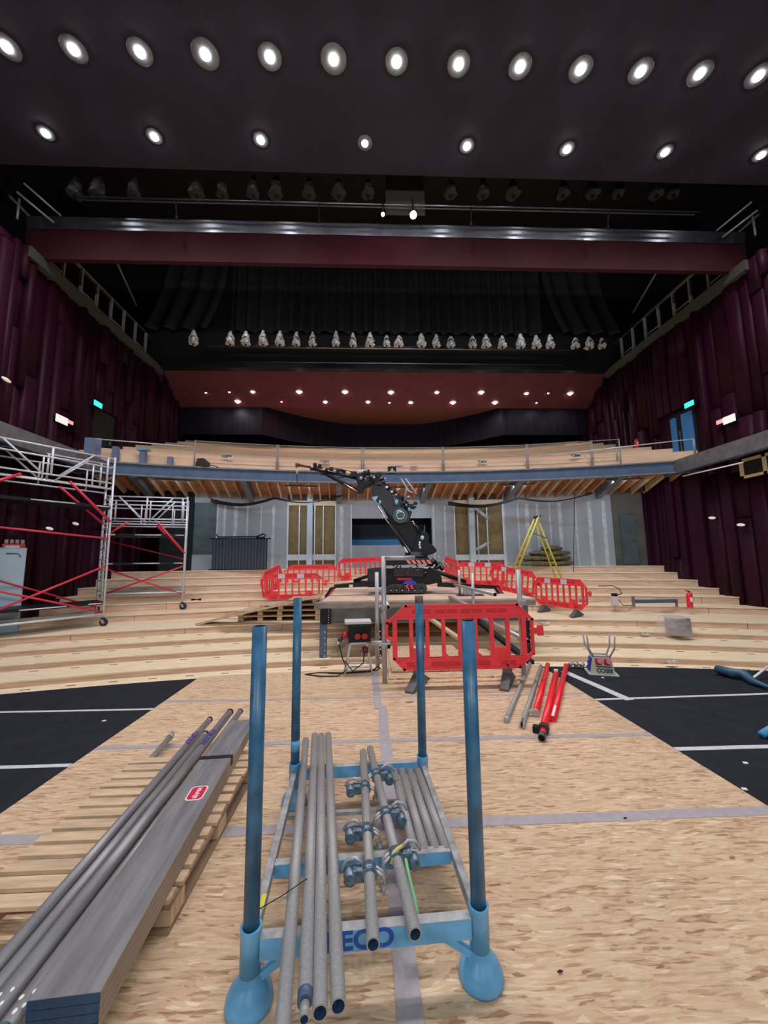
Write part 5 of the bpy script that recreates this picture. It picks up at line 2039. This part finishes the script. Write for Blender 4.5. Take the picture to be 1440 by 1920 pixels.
# thin hanging wires
mb = MB()
a = aty(1077, 925, 14.6)
b = aty(1075, 1086, 14.6)
mb.tube(a, (b.x, 14.6, b.z), 0.012, M_BLKM, 5)
tag(mb.build('hanging_wire'), 'thin dark wire hanging from the balcony to the tiers right of the ladder', 'wire')
mb = MB()
a = aty(783, 955, 15.9)
mb.tube(aty(796, 985, 15.9), aty(794, 1043, 15.9), 0.025, M_STEELG, 6)
tag(mb.build('hanging_wire'), 'short dark cable hanging on the plasterboard right of the control opening', 'wire')

# ================================================================== balcony items
def balc(px, py, r=RB + 0.1):
    d = ray(px, py)
    a = d.x ** 2 + d.y ** 2
    ox, oy = -AC[0], -AC[1]
    b = 2 * (ox * d.x + oy * d.y)
    c = ox * ox + oy * oy - r * r
    return CAM_POS + d * ((-b + math.sqrt(b * b - 4 * a * c)) / (2 * a))


# guard panels: clear-edged gates along the balcony front, one thing per bay
bays = [(363, 518), (521, 678), (682, 830), (833, 989), (992, 1111), (1114, 1166)]
for i, (a, b) in enumerate(bays):
    t = thing('balcony_railing', 'thin grey balcony railing bay, %s from the left along the front' % ORD[i], 'railing', balc((a + b) / 2, 890), 0, 'balcony railing bays')
    base = t.location.copy()
    for px in (a, b):
        p = balc(px, 887)
        q = p.copy()
        q.z = p.z + 1.02
        mb = MB()
        mb.tube(Vector((p.x, p.y, 4.785)) - base, Vector((p.x, p.y, 5.72)) - base, 0.022, M_GALV2, 6)
        mb.build('post', t)
    for z in (5.70, 5.30, 4.95):
        mb = MB()
        n = 6
        pts = []
        for k in range(n + 1):
            px = a + (b - a) * k / n
            p = balc(px, 887)
            pts.append(Vector((p.x, p.y, z)) - base)
        mb.path(pts, 0.013, M_GALV2, 5)
        mb.build('rail', t)
# sloping handrails on both side wings
for (p0, p1, lab, posts) in (((168, 822), (363, 838), 'left', (205, 262, 315)), ((1000, 857), (1300, 823), 'right', (1166, 1303))):
    t = thing('handrail', 'thin pale handrail running along the %s wing of the balcony' % lab, 'railing', (0, 0, 0))
    A = atx(p0[0], p0[1], -8.35) if lab == 'left' else balc(*p0)
    B = balc(*p1) if lab == 'left' else atx(p1[0], p1[1], 10.15)
    mb = MB()
    mb.tube(A, B, 0.018, M_ALU, 6)
    mb.build('rail', t)
    for px in posts:
        if lab == 'right':
            u = (px - p0[0]) / (p1[0] - p0[0])
            P = A.lerp(B, min(u, 1.0))
            mb = MB()
            mb.tube((P.x, P.y, 4.79), P, 0.03, M_GALV2, 6)
            mb.build('post', t)
for (px0, px1, pt, pb, lab) in ((158, 170, 822, 888, 'widest pale blue steel stub post on the left balcony wing'), (209, 218, 838, 895, 'second pale blue stub post on the left balcony wing'), (262, 271, 845, 885, 'pale blue stub post with a cap plate on the left balcony wing'), (313, 321, 857, 903, 'short blue stub post at the left start of the balcony front')):
    x0 = (px0 + px1) / 2
    P = balc(x0, pb) if px0 > 200 else atx(x0, pb, -8.2)
    w = (px1 - px0) / 720 * P.y * 0.5
    zt = aty(x0, pt, P.y).z
    t = thing('steel_stub_post', lab, 'post', (P.x, P.y, 4.79))
    mb = MB()
    mb.box((-w, -w, 0), (w, w, zt - 4.79), mat('pale_blue_steel', (0.17, 0.22, 0.36), 0.5))
    mb.build('shaft', t)
    if px0 == 262:
        mb = MB()
        mb.cbox((0, 0, zt - 4.79 + 0.03), (w * 4.5, w * 3, 0.07), mat('sky_blue_cap', (0.2, 0.42, 0.62), 0.5))
        mb.build('cap_plate', t)
P = atx(180, 850, -8.35)
mb = MB()
mb.box((P.x - 0.13, P.y - 0.02, 4.785), (P.x + 0.13, P.y + 0.02, 5.42), mat('lilac_board', (0.22, 0.24, 0.42), 0.6))
tag(mb.build('lilac_board'), 'pale lilac board standing beside the widest stub post on the left balcony wing', 'board')

# row signs on the balcony boards
for i, (px, py, lab) in enumerate(((425, 856, 'first from the left'), (609, 866, 'second from the left, above the crane jib'), (904, 866, 'third from the left'), (1079, 855, 'fourth from the left'), (1213, 842, 'rightmost, above the small fire extinguisher'))):
    P = balc(px, py, RB + 0.16 if i < 4 else RB + 0.16)
    if i == 4:
        P = aty(px, py, pe.y + 0.1)
        P.x = 10.6
    t = thing('row_sign', 'small white row sign on the balcony, ' + lab, 'sign', P, 0.0 if i < 4 else 0.0, 'small row signs on the balcony')
    mb = MB()
    w, h = 0.18, 0.06
    mb.box((-w, -0.004, -h), (w, 0.004, h), mat('sign_white', (0.85, 0.8, 0.78), 0.5))
    mb.build('plate', t)
    text('TOEW', 'lettering', 0.125, M_BLKM, t, Matrix.Translation((0, -0.0055, 0.0)) @ Matrix.Rotation(math.pi / 2, 4, 'X') @ Matrix.Diagonal((0.95, 1, 1, 1)), 0.0005, 0.006)
# work lamps on the balcony
P = balc(381, 869, RB + 0.02)
t = thing('work_lamp', 'dark boxy work lamp with trailing cable on the left of the balcony', 'lamp', P)
mb = MB()
mb.prism([(-0.22, -0.13), (-0.16, 0.15), (0.05, 0.16), (0.2, 0.03), (0.2, -0.13)], -0.12, 0.08, mat('lamp_dark', (0.035, 0.03, 0.03), 0.5, var=0.5, scale=12), 'xz')
mb.build('housing', t, 0.01)
mb = MB()
mb.path([(0.2, 0, -0.06), (0.35, 0, -0.07), (0.5, 0, -0.13)], 0.012, M_BLKM, 5)
mb.build('cable', t)
P = balc(735, 882, RB + 0.02)
t = thing('work_lamp', 'small square work lamp with pale green glass at the centre of the balcony', 'lamp', P)
mb = MB()
mb.box((-0.15, -0.06, -0.13), (0.15, 0.06, 0.14), M_BLKM)
mb.build('housing', t, 0.012)
mb = MB()
mb.prism([(-0.09, -0.09), (0.09, -0.09), (0.09, -0.04), (0.03, -0.01), (0.03, 0.06), (-0.03, 0.06), (-0.03, -0.01), (-0.09, -0.04)], -0.07, -0.061, mat('pale_green_glass', (0.35, 0.65, 0.52), 0.3), 'xz')
mb.build('glass', t)
mb = MB()
mb.path([(-0.05, 0, -0.13), (0.1, -0.02, -0.3), (0.18, -0.25, -0.38)], 0.008, M_BLKM, 5)
mb.path([(0.3, -0.3, -0.36), (0.55, -0.3, -0.80), (0.70, -0.3, -0.88)], 0.022, M_ALU, 6)
mb.path([(0.45, -0.3, -0.36), (0.85, -0.3, -0.92)], 0.022, M_ALU, 6)
mb.build('bracket_arms', t)
for (a, b, lab, col) in (((743, 870), (754, 870), 'small white label plate on the balcony board', 'a'), ((768, 876), (784, 876), 'dark narrow label plate on the balcony board', 'b')):
    P = balc((a[0] + b[0]) / 2, a[1], RB + 0.17)
    mb = MB()
    mb.box((-0.13, -0.005, -0.03), (0.13, 0.005, 0.03), M_REFL if col == 'a' else M_STEELG)
    tag(mb.build('label_plate', None, 0, P), lab + ' right of the green lamp', 'plate')


# wall signs
def wall_sign(nm, label, px, py, xw, w, h, m, cat='sign'):
    s = 1 if xw < 0 else -1
    P = atx(px, py, xw + s * 0.27)
    mb = MB()
    mb.box((-0.012, -w / 2, -h / 2), (0.012, w / 2, h / 2), m)
    mb.box((-s * 0.27, -w / 2 + 0.01, -h / 2 + 0.01), (-s * 0.012, w / 2 - 0.01, h / 2 - 0.01), M_BLKM)
    return tag(mb.build(nm, None, 0, P), label, cat)


wall_sign('exit_sign', 'small lit green-blue exit sign above the left balcony doorway', 184, 758, XL, 0.36, 0.17, M_EXITG)
wall_sign('exit_sign', 'small lit green-blue exit sign above the right balcony doorway', 1292, 758, XR, 0.36, 0.17, M_EXITG)
wall_sign('lit_notice', 'lit white rectangular notice on the left wall', 116, 787, XL, 0.42, 0.22, M_SIGNW)
wall_sign('lit_notice', 'lit white rectangular notice on the right wall', 1367, 786, XR, 0.38, 0.22, M_SIGNW)
wall_sign('pink_notice', 'small pink lit notice beside the white one on the left wall', 132, 792, XL, 0.2, 0.10, M_SIGNP)
wall_sign('pink_notice', 'small pink lit notice beside the white one on the right wall', 1349, 791, XR, 0.2, 0.12, M_SIGNP)
M_OVAL = mat('pale_cap', (0.75, 0.66, 0.58), 0.5, emit=(0.8, 0.7, 0.6), es=0.45)  # oval caps with a faint glow of their own
for (px, py, xw, lab) in ((1335, 971, XR, 'on the right wall, left of the other one'), (1389, 984, XR, 'on the right wall, nearest the right edge'), (142, 982, XL, 'on the left wall behind the tower, right one'), (93, 991, XL, 'on the left wall behind the tower, left one'), (12, 712, XL, 'high on the left wall at the photo edge')):
    s = 1 if xw < 0 else -1
    P = atx(px, py, xw + s * 0.28)
    mb = MB()
    mb.ball((0, 0, 0), 0.05, M_OVAL, 12, (0.8, 2.6, 0.9), Matrix.Rotation(-0.12 * s, 4, 'X'))
    mb.tube((0, 0, 0), (-s * 0.28, 0, 0), 0.03, M_BLKM, 8)
    tag(mb.build('wall_oval', None, 0, P), 'small pale oval glowing cap ' + lab, 'light', 'pale oval wall caps')
t = thing('timber_hatch', 'pale timber framed hatch on the right wall at the photo edge', 'hatch', atx(1425, 872, XR - 0.27))
mb = MB()
for (a, b) in (((-0.55, -0.28), (0.55, -0.2)), ((-0.55, 0.2), (0.55, 0.28)), ((0.45, -0.28), (0.55, 0.28)), ((-0.2, -0.28), (-0.1, 0.28))):
    mb.box((-0.04, a[0], a[1]), (0.0, b[0], b[1]), mat('hatch_timber', (0.72, 0.58, 0.30), 0.6))
mb.build('surround', t)
mb = MB()
mb.box((-0.01, -0.55, -0.28), (0.02, 0.55, 0.28), M_BLACK)
mb.build('opening', t)
# pale rail on the side wings
for (a, b, x, lab) in (((1280, 893), (1393, 867), 10.12, 'right'),):
    mb = MB()
    mb.tube(atx(a[0], a[1], x), atx(b[0], b[1], x), 0.02, M_WHITE, 6)
    tag(mb.build('pale_conduit'), 'thin pale conduit under the right balcony wing', 'conduit')

# ================================================================== gallery railings
for (xw, lab, s) in ((XL, 'left', -1), (XR, 'right', 1)):
    t = thing('gallery_railing', 'row of pale steel gallery posts and rails high on the %s wall' % lab, 'railing', (xw + s * 0.1, 10.0, 10.02))
    ys = [0.35 + 0.72 * i for i in range(8)]
    for i, y in enumerate(ys):
        mb = MB()
        mb.box((-0.04, y - 0.035, 0), (0.04, y + 0.035, 1.15), M_OLDRAIL if False else M_GALV2)
        mb.build('post', t)
    for i in range(0, 7, 2):
        mb = MB()
        mb.tube((0, ys[i], 0.38), (0, ys[i + 1], 0.38), 0.025, M_GALV2, 6)
        mb.build('rail', t)
    mb = MB()
    mb.tube((0, 0.0, 1.15), (0, 5.8, 1.15), 0.03, M_STEELG, 6)
    mb.tube((s * 0.8, 0.0, 1.9), (s * 0.8, 5.8, 1.9), 0.05, M_STEELG, 6)
    mb.tube((-s * 0.9, 2.0, 1.6), (-s * 0.4, 4.0, 1.4), 0.04, M_STEELG, 6)
    mb.build('top_rail', t)
for (xw, s, lab) in ((XL, -1, 'left'), (XR, 1, 'right')):
    t = thing('lighting_ladder', 'pale steel lighting frame at the %s end of the near lighting slot' % lab, 'frame', (xw - s * 0.1, 9.4, 10.9))
    mb = MB()
    mb.tube((0, -0.2, 0.3), (-s * 0.5, 0.4, 0.0), 0.03, M_GALV, 6)
    mb.tube((-s * 0.25, -0.3, 0.45), (-s * 0.75, 0.3, 0.12), 0.025, M_GALV, 6)
    mb.build('rails', t)
    mb = MB()
    mb.tube((s * 0.3, 0.2, -0.1), (s * 0.3, 0.2, 0.5), 0.03, M_GALV, 6)
    mb.build('upright', t)

# ================================================================== lighting bridges
t = thing('lighting_bar', 'long thin steel bar below the far row of wrapped lanterns', 'bar', (0.9, 15.0, 10.35))
mb = MB()
mb.tube((-7.4, 0, 0.0), (7.6, 0, 0.0), 0.03, M_GLINT, 10)
mb.build('upper_tube', t)
mb = MB()
mb.tube((-7.4, 0.5, -0.37), (7.6, 0.5, -0.37), 0.025, M_GLINT, 10)
mb.build('lower_tube', t)
mb = MB()
mb.box((-8.0, 0.3, 0.18), (8.2, 0.8, 0.30), M_BLKM)
mb.build('walkway', t)
t = thing('lighting_bar', 'long thin steel bar in the near lighting slot under the ceiling edge', 'bar', (0.9, 9.3, 11.2))
mb = MB()
mb.tube((-8.5, 0, 0.0), (8.4, 0, 0.0), 0.022, M_GLINT, 10)
mb.build('upper_tube', t)
mb = MB()
mb.tube((-8.5, 0.15, 0.06), (8.4, 0.15, 0.06), 0.018, M_STEELG, 10)
mb.build('rear_tube', t)
for x in (-6.0, -2.2, 1.95, 5.8):
    mb = MB()
    mb.tube((x, 0, 0.0), (x, 0.1, -0.42), 0.02, M_BLKM, 8)
    mb.tube((x, 0.1, -0.40), (x, 0.1, -0.50), 0.035, M_BLKM, 8)
    mb.build('drop_clamp', t)


def lantern(px, i, near=False):
    if near:
        P = aty(px, 352, 9.35)
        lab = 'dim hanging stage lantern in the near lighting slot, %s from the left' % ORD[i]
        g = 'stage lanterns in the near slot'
    else:
        P = aty(px, 634, 14.85)
        lab = 'plastic-wrapped stage lantern on the far lighting bar, %s from the left' % ORD[i]
        g = 'wrapped stage lanterns on the far bar'
    t = thing('stage_lantern', lab, 'lantern', (P.x, P.y, 10.38 if not near else P.z - 0.25), random.uniform(-0.3, 0.3), g)
    rnd = random.Random(px)
    mb = MB()
    mb.tube((0, -0.12, 0.18), (0, 0.22, 0.30), 0.10, M_LAMPBODY, 12, r2=0.13)
    mb.build('lamp_body', t)
    mb = MB()
    n = 12
    vs = []
    hh = rnd.uniform(0.42, 0.6)
    w0 = rnd.uniform(0.15, 0.2)
    for j in range(7):
        u = j / 6
        for k in range(n):
            a = 2 * math.pi * k / n
            rr = (w0 * (1 - 0.75 * u ** 1.6)) * (1 + rnd.uniform(-0.22, 0.22))
            vs.append((rr * math.cos(a), rr * math.sin(a), 0.02 + hh * u))
    fs = [(j * n + k, j * n + (k + 1) % n, (j + 1) * n + (k + 1) % n, (j + 1) * n + k) for j in range(6) for k in range(n)]
    mb.add(vs, fs + [tuple(range(n)), tuple(range(6 * n, 7 * n))], M_SHEET if not near else mat('dim_wrap', (0.045, 0.045, 0.045), 0.5, var=0.5, scale=9, bump=0.6), False)  # near wraps coloured darker: the dimness of the slot is put in
    w = mb.build('plastic_wrap', t)
    mb = MB()
    mb.tube((0, 0, -0.03), (0, 0, 0.10), 0.02, M_BLKM, 6)
    mb.cbox((0, 0, -0.02), (0.06, 0.06, 0.07), M_BLKM)
    mb.build('clamp', t)
    return t


for i, px in enumerate((363, 432, 461, 493, 525, 556, 586, 630, 662, 694, 725, 748, 790, 818, 845, 886, 911, 941, 976, 1005, 1031, 1078, 1104, 1128)):
    lantern(px, i)
for i, px in enumerate((142, 185, 252, 370, 418, 475, 518, 580, 635, 690, 845, 905, 962, 1055, 1110, 1158, 1230, 1262)):
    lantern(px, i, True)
P0 = aty(760, 380, 9.6)
mb = MB()
mb.box((P0.x - 0.55, 9.6, P0.z - 0.35), (P0.x + 0.55, 9.65, P0.z + 1.1), mat('dim_panel', (0.09, 0.085, 0.075), 0.5))
tag(mb.build('hanging_panel'), 'dim grey hanging panel in the middle of the near lighting slot', 'panel')  # plain grey hanging panel

# ================================================================== lamps
EM_MAIN = lamp_mat('lamp_face', (1.0, 0.97, 0.93), 60)
EM_HALO = lamp_mat('lamp_halo', (0.85, 0.78, 0.80), 0.5)
EM_HALO2 = lamp_mat('lamp_halo_inner', (0.85, 0.82, 0.80), 0.95)
EM_HALO3 = lamp_mat('lamp_halo_outer', (0.85, 0.78, 0.80), 0.2)
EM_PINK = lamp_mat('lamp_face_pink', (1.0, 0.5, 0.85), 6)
EM_PINKH = lamp_mat('lamp_halo_pink', (0.85, 0.20, 0.55), 1.0)
EM_RED = lamp_mat('lamp_face_red', (1.0, 0.05, 0.1), 30)
EM_SMALL = lamp_mat('lamp_face_small', (1.0, 0.97, 0.9), 25)


def downlight(x, y, z, r, label, group, watts, colr, face, halo, spread=150, halo_k=1.9):
    t = thing('ceiling_downlight', label, 'ceiling light', (x, y, z), 0, group)
    mb = MB()
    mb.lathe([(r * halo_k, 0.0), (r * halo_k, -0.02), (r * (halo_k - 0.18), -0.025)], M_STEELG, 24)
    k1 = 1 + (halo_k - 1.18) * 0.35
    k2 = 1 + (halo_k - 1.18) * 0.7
    mb.lathe([(r * k1, -0.014), (r * 1.0, -0.004)], halo[0], 24)  # glow around the lamp, painted as rings of falling emission
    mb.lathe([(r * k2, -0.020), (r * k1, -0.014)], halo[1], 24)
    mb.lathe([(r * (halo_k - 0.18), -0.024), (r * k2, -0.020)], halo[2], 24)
    mb.build('trim_glow_ring', t)
    mb = MB()
    mb.lathe([(r, -0.012), (r * 0.85, -0.05), (r * 0.45, -0.075), (0.0, -0.085)], face, 20)
    mb.build('lamp_glass', t)
    ld = bpy.data.lights.new('downlight_beam', 'SPOT')
    ld.energy = watts
    ld.color = colr
    ld.spot_size = math.radians(spread)
    ld.spot_blend = 0.9
    ld.shadow_soft_size = r * 1.2
    lo = bpy.data.objects.new('downlight_beam', ld)
    COL.objects.link(lo)
    lo.parent = t
    lo.location = (0, 0, -0.10)
    return t


cols = [(1, .93, .95), (.95, .92, 1), (1, .88, .88), (1, .92, .9), (1, .95, .9), (1, 1, .95), (1, .96, .95), (1, .88, .85), (.95, .95, 1), (1, .93, .9), (.92, .97, 1), (1, .9, .86), (.95, .93, 1)]
halos = {}
for i in range(13):
    x = -6.99 + i * 1.266
    c = cols[i]
    h = [lamp_mat('lamp_halo_%s_%d' % (ORD[i], q), tuple(0.85 * a ** 3 for a in c), e_) for q, e_ in enumerate((0.95, 0.45, 0.2))]
    big = i in (3, 5)
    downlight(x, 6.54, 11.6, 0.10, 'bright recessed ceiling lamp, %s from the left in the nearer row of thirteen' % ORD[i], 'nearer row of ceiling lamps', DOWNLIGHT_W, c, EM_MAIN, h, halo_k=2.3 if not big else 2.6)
for i in range(8):
    x = -7.5 + i * 2.483
    pk = i == 3
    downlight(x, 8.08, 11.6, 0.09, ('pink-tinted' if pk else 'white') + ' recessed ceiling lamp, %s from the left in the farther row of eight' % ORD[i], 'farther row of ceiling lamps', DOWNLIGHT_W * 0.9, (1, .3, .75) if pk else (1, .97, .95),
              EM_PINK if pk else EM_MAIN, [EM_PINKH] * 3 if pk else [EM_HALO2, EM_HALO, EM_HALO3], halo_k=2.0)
# two bare lamps in the near lighting slot
for px, py, r, lab in ((775, 403, 0.09, 'bright round lamp hanging in the near lighting slot, right one'), (718, 402, 0.045, 'small bright lamp hanging in the near lighting slot, left one')):
    P = aty(px, py, 9.2)
    t = thing('slot_lamp', lab, 'lamp', P)
    mb = MB()
    mb.ball((0, 0, 0), r, EM_SMALL, 14)
    mb.build('bulb', t)
    mb = MB()
    mb.tube((0, 0, r), (0, 0.05, 0.55), 0.02, M_BLKM, 6)
    mb.lathe([(r * 1.2, r * 0.6), (r * 0.6, r * 1.6), (r * 0.3, r * 2)], M_BLKM, 14)
    mb.build('lamp_holder', t)


def soffit_lamp(px, py, label, kind):
    # intersect the sloping soffit plane
    d = ray(px, py)
    # plane through (y=16.2,z=10.0) and (y=18.05,z=9.02)
    k = (9.02 - 10.0) / (18.05 - 16.2)
    # z = 10 + k*(y-16.2)
    tt = (10 + k * (0 - 16.2) - 1.6) / (d.z - k * d.y)
    P = CAM_POS + d * tt
    P.z -= 0.03
    t = thing('soffit_lamp', label, 'ceiling light', P, 0, 'small lamps in the maroon soffit')
    r = {'b': 0.085, 'm': 0.065, 's': 0.04, 'r': 0.05}[kind]
    mb = MB()
    mb.ball((0, 0, 0), r, EM_RED if kind == 'r' else EM_SMALL, 12, (1, 1, 0.8))
    mb.build('bulb', t)
    mb = MB()
    mb.lathe([(r * 1.9, 0.03), (r * 1.9, 0.0), (r * 1.5, -0.005)], EM_HALO if kind in 'bm' else M_STEELG, 16)  # bezel of the brighter lamps glows: the halo is put into its material
    mb.build('bezel', t)
    ld = bpy.data.lights.new('soffit_beam', 'SPOT')
    ld.energy = REAR_W * {'b': 1.6, 'm': 1.1, 's': 0.5, 'r': 1.5}[kind]
    ld.color = (1, 0.02, 0.03) if kind == 'r' else (1, .96, .93)
    ld.spot_size = math.radians(150)
    ld.spot_blend = 0.8
    ld.shadow_soft_size = 0.08
    lo = bpy.data.objects.new('soffit_beam', ld)
    COL.objects.link(lo)
    lo.parent = t
    lo.location = (0, 0, -0.1)


up_ = [(386, 735, 's'), (430, 734, 's'), (474, 734, 'm'), (561, 734, 'b'), (647, 734, 'b'), (733, 735, 'b'), (819, 735, 'm'), (902, 735, 'b'), (987, 737, 'm'), (1028, 736, 's'), (1069, 737, 'b')]
lo_ = [(446, 752, 'b'), (528, 752, 'r'), (610, 753, 'm'), (690, 753, 'm'), (730, 754, 's'), (770, 754, 'm'), (849, 754, 'b'), (928, 754, 'b'), (1006, 754, 's')]
for i, (a, b, k) in enumerate(up_):
    soffit_lamp(a, b, 'small white soffit lamp, %s from the left in the upper row over the balcony' % ORD[i], k)
for i, (a, b, k) in enumerate(lo_):
    soffit_lamp(a, b, 'small %s soffit lamp, %s from the left in the lower row over the balcony' % ('red' if k == 'r' else 'white', ORD[i]), k)
# fill lights added under the balcony, in invented slim housings
for i, (x, y) in enumerate(((-6.5, 12.9), (-2.5, 14.0), (1.5, 14.3), (5.5, 13.9), (9.0, 13.0))):
    t = thing('fill_batten', 'slim cool-white fill batten added under the balcony, %s from the left' % ORD[i], 'light', (x, y, 4.32), -math.asin((x - 1) / 29), 'fill battens added under the balcony')
    mb = MB()
    mb.box((-0.6, -0.04, 0.0), (0.6, 0.04, 0.05), M_STEELG)
    mb.build('housing', t)
    ld = bpy.data.lights.new('batten_fill', 'AREA')
    ld.shape = 'RECTANGLE'
    ld.size = 1.1
    ld.size_y = 0.06
    ld.energy = UNDER_W
    ld.color = (0.62, 0.80, 1.0)
    lo = bpy.data.objects.new('batten_fill', ld)
    COL.objects.link(lo)
    lo.parent = t
    lo.location = (0, 0, -0.01)
    lo.rotation_euler = (0.35, 0, 0)
